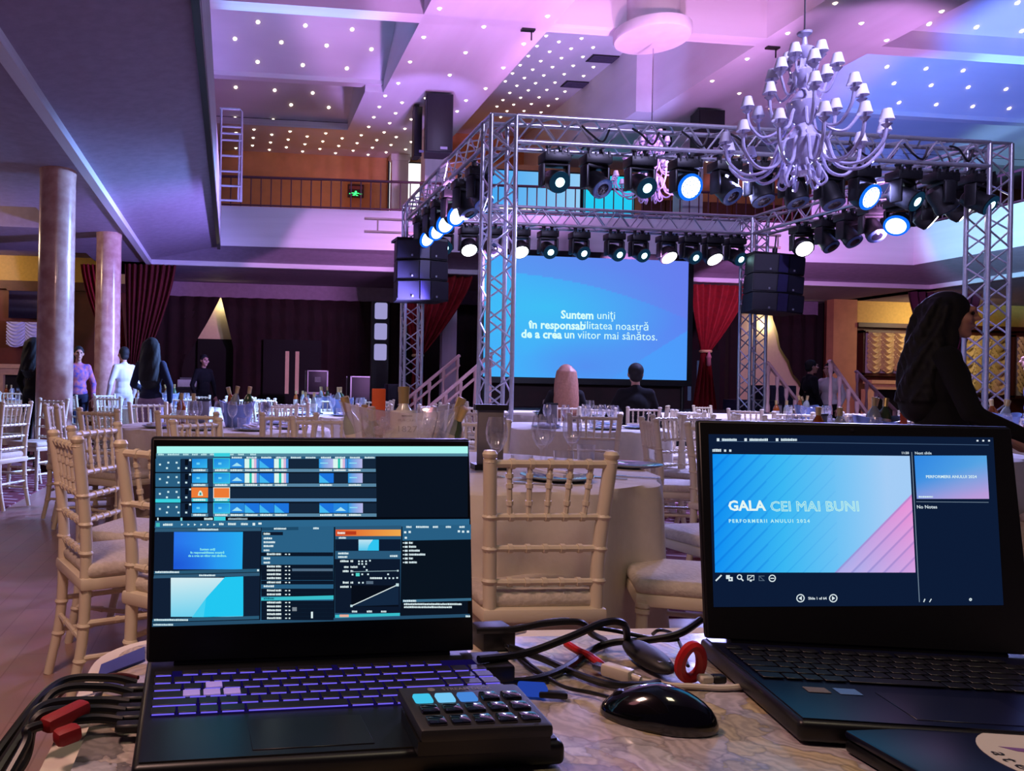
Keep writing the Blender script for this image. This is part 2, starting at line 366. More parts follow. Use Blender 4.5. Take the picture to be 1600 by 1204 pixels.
# lower walls
struct('wall_back', MB().b2(-14, 26, 20.55, 20.7, 0, 3.8), mat('wall_dark', (30, 16, 18), .8), 'dark back wall beneath the gallery')
struct('wall_left_back', MB().b2(-14, -2.55, 19.2, 19.35, 0, 4.1), mat('wall_wood', (110, 48, 30), .5, var=.25, scale=3), 'reddish wood wall behind the columns')
struct('wall_right_back', MB().b2(16.35, 26, 19.75, 19.9, 0, 3.75), brown, 'brown wood wall behind the right tables')
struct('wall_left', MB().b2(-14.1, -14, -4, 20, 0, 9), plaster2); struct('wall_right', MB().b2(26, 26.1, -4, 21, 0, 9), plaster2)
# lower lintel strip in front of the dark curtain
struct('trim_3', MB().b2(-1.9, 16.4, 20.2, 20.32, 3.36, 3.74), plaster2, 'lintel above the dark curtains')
struct('trim_4', MB().b2(16.3, 17.0, 19.5, 19.75, 0, 3.74), warmwall, 'ochre pier beside the right wood wall')
struct('trim_5', MB().b2(17.0, 26, 19.45, 19.75, 3.0, 3.12), mat('wood_cornice', (70, 32, 22), .5), 'dark cornice over the draped windows')
struct('trim_6', MB().b2(17.0, 26, 19.7, 19.76, 3.12, 3.74), mat('yellow_cove', (214, 178, 90), .8), 'yellow cove above the cornice')
struct('trim_7', MB().b2(-14, -2.6, 19.1, 19.2, 3.3, 3.5), brown, 'dark cornice above the mantel wall'); struct('trim_8', MB().b2(-14, -2.6, 19.14, 19.2, 3.5, 4.1), MATS['yellow_cove'], 'yellow cove above the mantel wall')
lamp('AREA', 'cove_lamp', (-6, 17.6, 3.95), (-6, 19.2, 3.6), 25, WARM, .8); lamp('AREA', 'cove_lamp', (19, 18.2, 3.5), (19, 19.7, 2.4), 60, (1, .78, .5), 1.2)
lamp('POINT', 'gallery_fill', (2.2, 17.7, 5.2), None, 26, (1, .34, .09), .3); lamp('POINT', 'gallery_fill', (6.8, 20, 7.2), None, 8, (1, .36, .12), .3)  # unseen warm gallery fills, here and below, added for the star lights' glow
lamp('POINT', 'gallery_fill', (12.5, 17.6, 5.4), None, 14, (1, .4, .3), .3); lamp('POINT', 'aisle_lamp', (-5, 12, 3.3), None, 90, (1, .7, .42), .2)
# columns
for k, (y, r, lb) in enumerate(((9.95, .225, 'thick pale pink marble column nearest the carpet edge'), (14.0, .225, 'pale pink marble column standing behind the thicker looking one'))):
    t = thing('column', lb, 'column', (-2.2, y, 0))
    MB().lathe([(r, .12), (r * .985, 1.4), (r * .96, 3.6), (r * 1.0, 3.74)], 40).build('shaft', marble, t)
    MB().lathe([(r + .015, .0), (r + .015, .12)], 40).build('plinth', plinth, t)
# pillars on the gallery
for x0, x1, y0, lb in ((4.2, 4.72, 16.9, 'pale gallery pillar carrying the large black loudspeaker'), (3.86, 4.28, 18.9, 'thin gallery pillar left of the loudspeaker pillar'), (10.35, 10.85, 17.0, 'gallery pillar behind the right hanging loudspeaker'), (14.6, 15.5, 16.6, 'broad pale pillar over the blue end of the balcony')):
    t = tag(MB().b2(x0, x1, y0, y0 + .4, 4.3, 6.9).b2(x0 - .03, x1 + .03, y0 - .03, y0 + .43, 6.75, 6.9).build('gallery_pillar', plaster), lb, 'pillar')
# railing of the gallery
def railing(p0, p1, label, n, h0=4.86, h1=5.5):
    t = thing('railing', label, 'railing'); rm = mat('rail_iron', (92, 44, 62), .45)
    p0, p1 = Vector(p0), Vector(p1)
    MB().cyl((*p0, h1), (*p1, h1), .028).build('handrail', rm, t); MB().cyl((*p0, h0 + .05), (*p1, h0 + .05), .018).build('bottom_rail', rm, t)
    me = MB().cyl((0, 0, h0), (0, 0, h1), .014, n=6).mesh('baluster', rm)
    for k in range(n + 1):
        q = p0.lerp(p1, k / n); obj('baluster', me, t, (q.x, q.y, 0))
railing((-.3, 16.44), (14.95, 15.69), 'dark red railing along the back balcony under the star ceiling', 72)
railing((14.98, 15.6), (14.98, 6), 'dark railing on the right balcony above the blue parapet', 46)
# ------------------------------------------------------------------ star lights
star_me = MB().lathe([(.036, .01), (.034, 0), (.026, -.010), (.014, -.022), (.001, -.026)], 12).mesh('ceiling_star_light', star_m)
def star(p, label, group, tilt=0):
    o = obj('ceiling_star_light', star_me, None, p)
    if tilt: o.rotation_euler = (tilt, 0, 0)
    return tag(o, label, 'ceiling light', group)
g = 'star lights on the long left beam'; lb = 'small warm star light on the pink underside of the left ceiling beam'
for k in range(5):
    for x in (3.05, 4.76): star((x, 10.56 + .98 * k, 6.9), lb, g)
    star((3.905, 11.05 + .97 * k, 6.9), lb, g)
g = 'close star lights at the far end of the left beam'; lb = 'star light in the dense violet end of the left ceiling beam'
for k in range(4):
    for x in (2.93, 3.75, 4.58): star((x, 15.14 + .62 * k, 6.9), lb, g)
    for x in (3.34, 4.16): star((x, 15.45 + .62 * k, 6.9), lb, g)
g = 'star lights on the long right beam'; lb = 'small star light on the pink underside of the right ceiling beam'
for k in range(5):
    for x in (8.76, 10.49): star((x, 9.58 + .98 * k, 6.9), lb, g)
    star((9.63, 10.1 + .97 * k, 6.9), lb, g)
g = 'star lights of the gallery ceiling'; lb = 'star light in the close rows of the red brown gallery ceiling'
for i in range(-1, 7):
    for k in range(3):
        for x, y in ((.40 + .82 * i, 17.59 + .59 * k), (.82 + .82 * i, 17.88 + .58 * k)):
            if x < 4.9 and x > -.2: star((x, y, 6.9), lb, g)
lb = 'star light in the bluish gallery ceiling right of the coffer'; g = 'star lights of the right gallery ceiling'
for i in range(8):
    for k in range(2): star((8.7 + .86 * i + .43 * (k % 2), 17.6 + .6 * k, 6.9), lb, g)
lb = 'tiny star light in the coffer above the stage'; g = 'star lights of the stage coffer'
for x, y in [(577, 210), (785, 225), (652, 245), (523, 270), (853, 278), (597, 303), (724, 285), (472, 328), (793, 333), (545, 358), (667, 340), (424, 382), (736, 385), (855, 393), (614, 393), (498, 408), (379, 430), (683, 435), (797, 445), (563, 442), (449, 457), (915, 463), (977, 411), (337, 477), (515, 488), (629, 484), (853, 510), (405, 503), (472, 530), (581, 527), (688, 537), (800, 557), (363, 545), (427, 573), (535, 571), (640, 580), (745, 598), (323, 587), (386, 614), (490, 610), (590, 620), (694, 638), (288, 625), (347, 652), (447, 651), (547, 659), (645, 677), (310, 687), (407, 686), (503, 694), (556, 748)]:
    p = az(700 + x / 3.762, y / 3.762, 8.35)
    if p.y < 21.3: star(p, lb, g)
N = Vector((0, .63, 1)); tilt = math.atan(.63)
lb = 'bright warm star light in the inclined mauve bay beside the balcony'; g = 'star lights of the mauve left bay'
for x, y in [(400, 187), (805, 217), (1205, 250), (203, 330), (600, 360), (987, 388), (1370, 420), (397, 528), (783, 555), (1160, 583)]:
    star(aplane(330 + x / 5.472, y / 5.472, (0, 14.95, 7.13), N) + Vector((0, 0, -.005)), lb, g, -tilt)
lb = 'warm star light in the reddish inclined bay left of the beam end'; g = 'star lights of the reddish left bay'
for x, y in [(382, 665), (713, 690), (1043, 712), (210, 745), (543, 770), (868, 793), (683, 895), (1005, 917), (530, 1027), (840, 1052), (205, 1010)]:
    star(aplane(330 + x / 5.472, y / 5.472, (0, 17.35, 7.08), N) + Vector((0, 0, -.005)), lb, g, -tilt)
lb = 'white star light in the inclined blue bay at the right'; g = 'star lights of the blue right bay'
for x, y in [(1386, 104), (1447, 107), (1505, 110), (1337, 127), (1397, 130), (1455, 133), (1513, 136), (1572, 139), (1347, 157), (1405, 160), (1463, 163), (1520, 166), (1577, 169)]:
    star(aplane(x, y, (0, 14.95, 7.13), N) + Vector((0, 0, -.005)), lb, g, -tilt)
lb = 'star light in the pale blue bay at the top right corner'; g = 'star lights of the pale blue corner bay'
for x, y in [(1452, 37), (1526, 42), (1590, 4), (1597, 48)]:
    star(aplane(x, y, (0, 11.76, 7.2), (0, .5, 1)) + Vector((0, 0, -.005)), lb, g, -.46)
lb = 'round recessed downlight in the low ceiling behind the columns'; g = 'downlights of the low left ceiling'
dl = MB().lathe([(.09, .0), (.09, -.015), (.06, -.03), (.001, -.035)], 16).mesh('downlight', star_m)
for px, py in ((57, 328), (130, 387), (8, 407)):
    p = az(px, py, 4.09); tag(obj('downlight', dl, None, p), lb, 'ceiling light', g)
# vents and hanging brackets
for k, (x0, y0) in enumerate(((922, 88), (880, 128))):
    p = az(x0 + 20, y0 + 4, 8.34); t = thing('ceiling_vent', ['dark slatted vent nearer the drum in the star coffer', 'dark slatted vent farther back in the star coffer'][k], 'vent', p)
    MB().box((0, 0, 0), (.62, .36, .02)).build('frame', black2, t)
    for j in range(5): MB().box((0, -.14 + .07 * j, -.015), (.56, .02, .02)).build('slat', mat('vent_grey', (90, 84, 110), .5), t)
for k, (px, py) in enumerate(((825, 47), (1207, 75))):
    p = az(px, py, 6.88); t = thing('ceiling_bracket', ['black hanging bracket under the left beam', 'black hanging bracket under the right beam beside the chandelier'][k], 'bracket', p)
    MB().box((0, 0, 0), (.22, .08, .03)).build('plate', black, t); MB().cyl((.06, 0, 0), (.06, 0, -.16), .012).build('hook', black, t)
# ================================================================== GALLERY AND STAGE
def rect_y(x0, x1, z0, z1, y, th, name, material, parent=None): return MB().b2(x0, x1, y, y + th, z0, z1).build(name, material, parent)
def lit_screen(name, label, x0, x1, z0, z1, y, fn, s, nu=14, nv=8, frame=.04):
    t = thing(name, label, 'screen', ((x0 + x1) / 2, y, z0))
    cx = (x0 + x1) / 2
    MB().b2(x0 - cx - frame, x1 - cx + frame, .012, .06, -frame, z1 - z0 + frame).build('frame', black, t)
    m = MB(); vs = []; cs = []
    for j in range(nv + 1):
        for i in range(nu + 1):
            u, v = i / nu, j / nv; vs.append((x0 - cx + (x1 - x0) * u, 0, (z1 - z0) * v)); cs.append(lin(fn(u, v)))
    m.add(vs, [(j * (nu + 1) + i, j * (nu + 1) + i + 1, (j + 1) * (nu + 1) + i + 1, (j + 1) * (nu + 1) + i) for j in range(nv) for i in range(nu)], cs)
    return t, m
def mixc(a, b, t): t = max(0, min(1, t)); return tuple(x + (y - x) * t for x, y in zip(a, b))
PIC = picture('display_picture', 1.0)
t, m = lit_screen('projection_screen', 'blank glowing white screen on the gallery between two pillars', 3.85, 4.9, 5.3, 6.75, 19.1, lambda u, v: (255, 255, 255), 1, 1, 1)
m.build('picture', picture('display_bright', 1.6), t, colors=True)
a = ay(785, 266, 18.6); b = ay(907, 270, 18.6); c = ay(990, 276, 18.6)
LEG = []
t, m = lit_screen('led_screen', 'wide blue screen behind the gallery railing', 5.95, b.x, 5.2, a.z, 18.6, lambda u, v: mixc((60, 160, 240), (150, 205, 245), u), 1)
m.build('picture', PIC, t, colors=True); MB().b2(-.75, .15, -.012, -.004, .32, .46).build('caption_bar', glow('caption_white', (255, 250, 225), 1.3), t)
t, m = lit_screen('led_screen', 'bright cyan screen behind the gallery railing', b.x + .09, c.x, 5.2, a.z - .02, 18.58, lambda u, v: mixc((40, 190, 245), (30, 215, 240), v), 1)
m.build('picture', PIC, t, colors=True)
for o_ in [o for o in COL.objects if o.name.startswith('led_screen')]:
    for s_ in (-.4, .4): MB().b2(s_ - .04, s_ + .04, .02, .08, -.9, -.03).build('leg', black, o_)
# exit sign
p = ay(556, 298, 19.19); t = thing('exit_sign', 'green running man exit sign on the gallery wall', 'sign', p)
MB().b2(-.2, .2, 0, .06, -.16, .16).build('case', mat('sign_case', (60, 22, 20), .5), t)
gm = glow('exit_green', (60, 255, 120), 2.2); m = MB(); gl = lambda x, z, r: m.cyl((x, -.006, z), (x, 0, z), r, n=10)
gl(-.0, -.03, .03); m.box((-.02, -.004, -.075), (.07, .008, .05)); m.box((-.07, -.004, -.06), (.07, .008, .02)); m.box((.05, -.004, -.06), (.06, .008, .018)); m.box((-.05, -.004, -.11), (.06, .008, .018)); m.box((.03, -.004, -.115), (.05, .008, .018))
m.box((.125, -.004, -.075), (.05, .008, .025)); m.box((-.14, -.004, -.075), (.05, .008, .02)); m.build('running_man', gm, t)
MB().b2(-.17, .17, -.004, 0, .04, .12).build('plate', mat('sign_plate', (150, 80, 76), .5), t)
# loudspeakers on the gallery
def gspeaker(x, y, z, wd, h, label, dp=.42):
    t = thing('loudspeaker', label, 'loudspeaker', (x, y, z))
    MB().prism([(-wd / 2, -dp / 2, 0), (wd / 2, -dp / 2, 0), (wd * .36, dp / 2, 0), (-wd * .36, dp / 2, 0)], (0, 0, h)).build('cabinet', black2, t)
    MB().rbox((0, -dp / 2 - .012, h / 2), (wd * .94, .024, h * .96), .01).build('grille', black, t)
    MB().box((.09, -dp / 2 - .027, .09), (.14, .006, .05)).build('badge', mat('badge_grey', (150, 150, 165), .4), t)
    MB().b2(-.05, .05, 0, .1, h, 6.9 - z).build('bracket', black, t); return t
gspeaker(3.92, 14.9, 5.68, .54, 1.15, 'large black loudspeaker mounted on the left gallery pillar')
gspeaker(3.66, 15.5, 5.8, .16, 1.0, 'narrow black loudspeaker edge beside the large one on the left pillar', .3)
gspeaker(9.54, 14.9, 5.95, .56, .88, 'black loudspeaker mounted on the right gallery pillar behind the truss')
gspeaker(9.34, 16.1, 6.17, .2, .5, 'narrow black speaker left of the right gallery pillar', .3)
# aluminium ladder frame on the left balcony
t = thing('ladder_frame', 'upright aluminium ladder frame rising above the left balcony', 'ladder', (0, 14.0, 4.4))
MB().tube([(.11, 0, 0), (.10, 0, 1.62), (.06, 0, 1.66), (-.3, 0, 1.66)], .022).build('side_rail', alu, t); MB().cyl((-.27, 0, 0), (-.27, 0, 1.66), .022).build('side_rail', alu, t)
MB().cyl((.06, 0, 0), (.06, 0, 1.2), .016).build('side_rail', alu, t)
for z in (.02, .28, .54, .82, 1.1, 1.22, 1.34): MB().cyl((-.27, 0, z), (.11, 0, z), .02).build('rung', alu, t)
# pleated white cloth on right balcony
t = tag(MB().sheet(lambda u, v: (12.75 + 1.7 * u, 15.95 + .06 * math.sin(u * 60), 4.95 + .75 * v), 90, 2).build('pleated_cloth', linen2), 'pale pleated cloth hanging behind the right balcony railing', 'curtain')
# roof window top right
t = thing('roof_window', 'dark framed roof window with teal panes at the far right', 'window', (17.3, 18.9, 5.9))
MB().prism([(-1.2, 0, -.6), (1.9, 0, -.6), (1.9, 0, .95), (.9, 0, .95)], (0, .1, 0)).build('frame', brown, t)
MB().prism([(.2, -.02, -.1), (1.0, -.02, .35), (1.0, -.02, -.1)], (0, .02, 0)).build('pane', mat('teal_glass', (70, 120, 130), .2), t); MB().prism([(-.3, -.02, -.5), (.1, -.02, -.17), (1.0, -.02, -.17), (1.0, -.02, -.5)], (0, .02, 0)).build('pane', MATS['teal_glass'], t)

# ---------------------------------------------------------------- stage
t = thing('stage', 'low dark stage platform under the light rig', 'stage', (6.65, 11.5, 0))
MB().b2(-2.65, 2.65, .2, 2.6, .75, .80).build('deck', stagebl, t); MB().b2(-2.6, 2.6, .25, 2.55, 0, .75).build('skirt', suit, t)
MB().b2(-2.65, 2.65, .18, .2, .70, .79).build('deck_glare', glow('stage_glare', (214, 196, 255), 1.6), t)  # last piece is an emissive strip painting light reflected off the deck
# projection screen with the slogan
X0, X1, Z0, Z1 = 4.47, 8.33, 1.34, 3.53; Y = 13.45
def bigpic(u, v):
    c = mixc((70, 175, 250), (100, 120, 240), u * .9 + v * .25 - .25)
    c = mixc(c, (60, 200, 245), max(0, 1 - math.hypot((u - .3) * 1.5, (v - .58) * 2.4)) * .7)
    if v > .86 - .35 * u * u and u > .1: c = mixc(c, (110, 125, 235), .45)
    if u > .62 and v < (u - .62) * 1.1: c = mixc(c, (70, 165, 255), .6)
    return mixc(c, (85, 140, 240), max(0, 1 - math.hypot((u - .5) * 3, (v - .1) * 4)) * .8)
t, m = lit_screen('stage_screen', 'big stage projection screen with blue slide and white slogan in dark frame', X0, X1, Z0, Z1, Y, bigpic, 1, 150, 84, .11)
wc = lin((214, 255, 250)); cx = (X0 + X1) / 2
RX = Matrix.Rotation(PI / 2, 4, 'X')
def line(body, px, py, size, bold):
    q = ay(px, py, Y); text_mb(m, body, size, Matrix.Translation((q.x - cx, -.006, q.z - Z0)) @ RX, wc, 'LEFT', bold)
line('Suntem', 876, 497, .205, .006); line('uni\u0163i', 932, 498, .205, 0)
line('\u00een responsab', 827, 512.5, .205, .006); line('ilitatea noastr\u0103', 912, 513.5, .205, 0)
line('de a crea', 814, 527, .205, .007); line('un', 881, 528, .205, .003); line('viitor mai s\u00e2n\u0103tos.', 902, 528.5, .205, 0)
m.build('picture', picture('stage_picture', 1.0), t, colors=True)
for sx in (-1, 1): MB().cyl((sx * 1.9, .08, -Z0 + .80), (sx * 1.9, .08, 0), .03).build('leg', black, t)
MB().b2(-1.95, 1.95, .1, .14, -.53, -.11).build('skirt', dark_cur, t)
# stairs with handrails either side
stair_me = None
def stair(x0, x1, y0, y1, label, z=.80, n=4):
    t = thing('stage_stairs', label, 'stairs', (0, 0, 0))
    for k in range(n):
        a = x0 + (x1 - x0) * k / n; b = x0 + (x1 - x0) * (k + 1) / n
        MB().b2(min(a, b), max(a, b), y0, y1, 0, z * (k + 1) / n - .005).build('step', wood, t)
    return t
def handrail(x0, x1, y, label, z0=0, z1=.80, h=.84, n=4, double=False):
    t = thing('stair_railing', label, 'railing', (0, 0, 0))
    a, b = Vector((x0, y, z0 + h)), Vector((x1, y, z1 + h)); d = (b - a); ang = math.atan2(d.z, d.x)
    M = Matrix.Translation((a + b) / 2) @ Matrix.Rotation(-ang, 4, 'Y'); MB().rbox((0, 0, 0), (d.length + .1, .07, .05), .012, m=M).build('handrail', pinkwood, t)
    if double: MB().rbox((0, 0, 0), (d.length + .1, .04, .04), .01, m=Matrix.Translation((0, 0, -.16)) @ M).build('mid_rail', pinkwood, t)
    for k in range(n + 1):
        q = a.lerp(b, k / n); zb = z0 + (z1 - z0) * k / n
        MB().lathe([(.035, 0), (.035, .1), (.022, .16), (.03, .3), (.018, .62), (.034, .70), (.034, .82)], 10, c=(q.x, y, zb)).build('baluster', pinkwood, t)
stair(2.75, 3.95, 11.6, 12.55, 'dark steps up to the stage left edge')
handrail(3.02, 3.95, 11.55, 'front pink wooden handrail of the left stage steps', double=True); handrail(2.80, 3.75, 12.62, 'rear pink wooden handrail of the left stage steps', double=True)
stair(10.5, 9.35, 11.6, 12.6, 'dark steps down from the stage right edge')
handrail(10.02, 9.33, 12.62, 'left pink handrail beside the stage right loudspeakers'); handrail(10.25, 9.62, 11.55, 'middle pink handrail in front of the man in white')
handrail(13.6, 12.75, 14.6, 'right pale handrail in front of the mantelpiece', z1=.75)
# ---------------------------------------------------------------- truss rig
S = .145
truss = thing('truss_rig', 'square aluminium truss rig on four lattice towers over the stage', 'truss', (6.1, 10.7, 0))
def W(p): return (p[0] - 6.1, p[1] - 10.7, p[2])
brace_cache = {}; bulk = MB(); NB = [0]
def lattice(p0, p1, name, single, pitch=.42):
    """box truss from p0 to p1: four chords as one mesh, each diagonal brace its own piece"""
    p0, p1 = Vector(W(p0)), Vector(W(p1)); d = (p1 - p0).normalized(); L = (p1 - p0).length
    u = Vector((0, 0, 1)) if abs(d.z) < .5 else Vector((1, 0, 0)); v = d.cross(u)
    m = MB(); cs = [u * a * S + v * b * S for a, b in ((1, 1), (1, -1), (-1, -1), (-1, 1))]
    for c in cs: m.cyl(p0 + c, p1 + c, .026, n=10)
    for q in (p0, p1):
        for k in range(4): m.cyl(q + cs[k], q + cs[(k + 1) % 4], .02, n=8)
    beam = m.build(name, alu, truss); n = max(2, round(L / pitch)); st = L / n
    for k in range(4):
        A, B = cs[k], cs[(k + 1) % 4]
        for i in range(n):
            for a, b, s0, s1 in ((A, B, 0, .5), (B, A, .5, 1)):
                q0 = p0 + d * (st * (i + s0)) + a; q1 = p0 + d * (st * (i + s1)) + b
                if single and NB[0] < 300:
                    key = (round(st, 4), 's'); dv = q1 - q0
                    if key not in brace_cache: brace_cache[key] = MB().cyl((0, 0, 0), (0, 0, dv.length), .011, n=6, cap=False).mesh('brace', alu)
                    obj('brace', brace_cache[key], beam, q0, dv.to_track_quat('Z', 'Y').to_euler()); NB[0] += 1
                else: bulk.cyl(q0, q1, .011, n=5, cap=False)
FL, FR, RL, RR = (3.0, 8.6), (9.22, 8.6), (3.0, 12.8), (9.15, 12.8); ZT = 4.06
lattice((*FL, 0), (*FL, ZT + S), 'tower', True); lattice((*FR, 0), (*FR, ZT + S), 'tower', True)
lattice((3.15, 8.6, ZT), (9.07, 8.6, ZT), 'front_beam', True, .46); lattice((3.0, 8.75, ZT), (3.0, 12.65, ZT), 'side_beam', True, .46)
lattice((*RL, 0), (*RL, ZT + S), 'tower', False); lattice((*RR, 0), (*RR, ZT + S), 'tower', False)
lattice((3.15, 12.8, ZT), (9.0, 12.8, ZT), 'rear_beam', False, .46); lattice((9.2, 8.75, ZT), (9.16, 12.65, ZT), 'side_beam', False, .46)
tag(bulk.build('brace_lattice', alu, truss), kind='stuff')
for p in (FL, FR, RL, RR): MB().b2(p[0] - 6.1 - .3, p[0] - 6.1 + .3, p[1] - 10.7 - .3, p[1] - 10.7 + .3, 0, .02).build('base_plate', alu, truss)
# cables slung along the front beam
m = MB(); rnd = random.Random(3)
for x in (3.9, 4.5, 5.1, 5.7, 6.4, 7.2, 7.9, 8.5):
    m.tube(bez([(x, 8.42, 4.12), (x + .1, 8.4, 4.0 + rnd.random() * .1), (x + .25, 8.42, 3.95), (x + .34, 8.44, 4.1)], 8), .012, 6)
tag(m.build('beam_cables', rubber), 'black power cables looped along the front truss beam', 'cable')
# wall ladder bars behind the rear truss
for x0, x1, lb in ((2.4, 3.9, 'short double pipe bar on the parapet left of the rig'), (9.6, 10.7, 'short double pipe bar on the parapet right of the rig')):
    t = thing('pipe_bar', lb, 'pipe', ((x0 + x1) / 2, 14.2, 4.0))
    for z in (0, .24): MB().cyl((x0 - (x0 + x1) / 2, 0, z), (x1 - (x0 + x1) / 2, 0, z), .025).build('pipe', pinkwood, t)
    for x in (-.5, 0, .5): MB().cyl((x, 0, -.0), (x, 0, .24), .015).build('tie', pinkwood, t)
# ---------------------------------------------------------------- moving head lights
base_me = MB().rbox((0, 0, -.07), (.32, .22, .11), .015).mesh('base', black)
clamp_me = MB().box((0, 0, .03), (.03, .05, .08)).cyl((0, -.03, .075), (0, .03, .075), .03, n=8).mesh('clamp', black)
fin_me = MB().box((-.12, -.1, -.02), (.02, .03, .07)).box((.12, -.1, -.02), (.02, .03, .07)).box((-.04, -.1, -.02), (.02, .03, .05)).box((.05, -.1, -.02), (.02, .03, .05)).mesh('handle', black)
yoke_me = MB().rbox((0, 0, -.145), (.30, .12, .045), .012).rbox((-.15, 0, -.27), (.04, .13, .26), .015).rbox((.15, 0, -.27), (.04, .13, .26), .015).mesh('yoke', black)
head_me = MB().lathe([(.06, .16), (.10, .13), (.115, .05), (.115, -.06), (.125, -.10), (.125, -.16), (.105, -.175)], 20).mesh('head', black)
whead_me = MB().lathe([(.07, .10), (.13, .06), (.155, -.02), (.155, -.10), (.14, -.115)], 22).mesh('head', black)
lens_me = {k: MB().lathe([(.07, -.178), (.05, -.185), (.001, -.19)], 18).mesh('lens', mt) for k, mt in (('c', lens_c), ('o', lens_off), ('w', lens_w))}
for k in ('c', 'w'): lens_me[k] = MB().lathe([(.055, -.178), (.04, -.186), (.001, -.19)], 18).mesh('lens', lens_c if k == 'c' else lens_w)
ring_me = MB().lathe([(.122, -.172), (.10, -.178), (.068, -.178)], 20).mesh('lens_rim', mat('lens_rim_glass', (70, 100, 140), .15, coat=1))
lit_ring = MB().lathe([(.122, -.172), (.10, -.179), (.055, -.179)], 20).mesh('lens_rim', halo_c); halo_me = MB().lathe([(.156, -.10), (.152, -.118), (.134, -.118)], 22).mesh('halo_rim', halo_b)  # emissive rings paint the halo around the lit lenses
wlens = {k: MB().lathe([(.135, -.112), (.10, -.128), (.001, -.132)], 22).mesh('lens', mt) for k, mt in (('w', lens_w), ('b', lens_b), ('c', lens_c))}
dot_me = MB()
for rr, n in ((.035, 5), (.075, 9), (.11, 14)):
    for k in range(n): dot_me.cyl((rr * math.cos(2 * PI * k / n), rr * math.sin(2 * PI * k / n), -.118), (rr * math.cos(2 * PI * k / n), rr * math.sin(2 * PI * k / n), -.136), .006, n=5)
dot_me = dot_me.mesh('led_ring', mat('led_gap', (120, 150, 190), .4))
def fixture(p, kind, lens, pan, tilt, label, group=None, dots=False):
    t = thing('moving_head_light', label, 'stage light', p, 0, group)
    obj('base', base_me, t); obj('handle', fin_me, t)
    for x in (-.07, .07): obj('clamp', clamp_me, t, (x, 0, 0))
    obj('yoke', yoke_me, t, rot=(0, 0, pan))
    h = obj('head', head_me if kind == 's' else whead_me, t, (0, 0, -.32), Matrix.Rotation(pan, 3, 'Z').to_4x4().__matmul__(Matrix.Rotation(tilt, 4, 'X')).to_euler())
    if kind == 's': obj('lens', lens_me[lens], h); obj('lens_rim', ring_me if lens == 'o' else lit_ring, h)
    else:
        obj('lens', wlens[lens], h)
        if lens == 'b': obj('halo_rim', halo_me, h)
        if dots: obj('led_ring', dot_me, h)
    return t
R = math.radians; ZB = ZT - S - .06
fr = [(866, 's', 'c', 0, -68, 'lit'), (930, 's', 'o', .25, -50, ''), (1000, 's', 'c', .05, -62, 'lit'), (1070, 'w', 'b', .1, -72, 'wash'), (1132, 's', 'o', .3, -45, ''), (1186, 's', 'o', .1, -28, ''), (1240, 's', 'o', .1, -26, ''), (1296, 's', 'o', .1, -26, ''), (1348, 'w', 'b', .25, -64, 'wash'), (1412, 's', 'c', .35, -60, 'lit'), (1470, 's', 'o', 1.4, -35, ''), (1527, 's', 'c', .35, -58, 'lit')]
names = ['first lit spotlight from the left on the front beam', 'dark turned spotlight second from the left on the front beam', 'lit spotlight third on the front beam beside the hanging cables', 'round blue wash light left of the big chandelier', 'dark spotlight just left of the big chandelier arms', 'dark spotlight behind the left chandelier arms', 'dark spotlight behind the chandelier centre', 'dark spotlight behind the right chandelier arms', 'round bright wash light right of the big chandelier', 'lit spotlight third from the right on the front beam', 'dark spotlight turned sideways second from the right', 'lit spotlight at the right end of the front beam']
for (px, k, l, pan, tl, s), nm in zip(fr, names): fixture((ay(px, 270, 8.6).x, 8.6, ZB), k, l, pan, R(tl), nm, dots=(k == 'w'))
rr_ = [(693, 's', 'c'), (732, 'w', 'w'), (768, 's', 'o'), (812, 'w', 'w'), (856, 's', 'c'), (905, 's', 'c'), (960, 's', 'c'), (998, 's', 'c'), (1042, 'w', 'w'), (1078, 's', 'c'), (1113, 'w', 'w'), (1148, 's', 'c')]
nm = ['spotlight at the left end of the rear beam', 'white wash light second on the rear beam', 'spotlight behind the front left tower on the rear beam', 'white wash light beside the front left tower', 'spotlight over the left part of the stage screen', 'spotlight next right over the stage screen', 'spotlight over the middle of the stage screen', 'spotlight right of the middle over the stage screen', 'white wash light over the right part of the stage screen', 'spotlight between the two right white wash lights', 'white wash light over the right edge of the stage screen', 'spotlight at the right end of the rear beam']
for (px, k, l), n_ in zip(rr_, nm): fixture((ay(px, 370, 12.8).x, 12.8, ZB), k, l, .15 if px > 900 else -.05, R(-62 if k == 's' else -40), n_)
lf = [(9.3, 's', 'o', 'dark spotlight nearest the front on the left beam'), (9.9, 's', 'o', 'second dark spotlight on the left beam'), (10.45, 'w', 'b', 'glowing blue wash light, nearest on the left beam'), (11.0, 'w', 'b', 'glowing blue wash light, second on the left beam'), (11.5, 'w', 'b', 'glowing blue wash light, third on the left beam'), (12.1, 'w', 'b', 'glowing blue wash light above the left line array')]
for y, k, l, n_ in lf: fixture((3.0, y, ZB), k, l, .35 + .3 * ((y * 7) % 1) if k == 'w' else .5, R(-62 if k == 'w' else -30), n_)
rg = [(11.7, 'w', 'w', -.2, 'white wash light above the right line array'), (11.2, 's', 'o', .3, 'dark spotlight right of the line array on the right beam'), (10.75, 's', 'o', .2, 'third light on the right beam with dark head'), (10.3, 's', 'o', -.2, 'fourth light on the right beam with dark head'), (9.85, 'w', 'b', -1.1, 'blue wash light turned sideways on the right beam'), (9.45, 'w', 'w', 1.0, 'white wash light seen edge on, right beam'), (8.98, 'w', 'w', .9, 'white wash light by the front right tower')]
for y, k, l, pan, n_ in rg: fixture((9.19, y, ZB), k, l, pan, R(-40 if k == 's' else -55), n_)
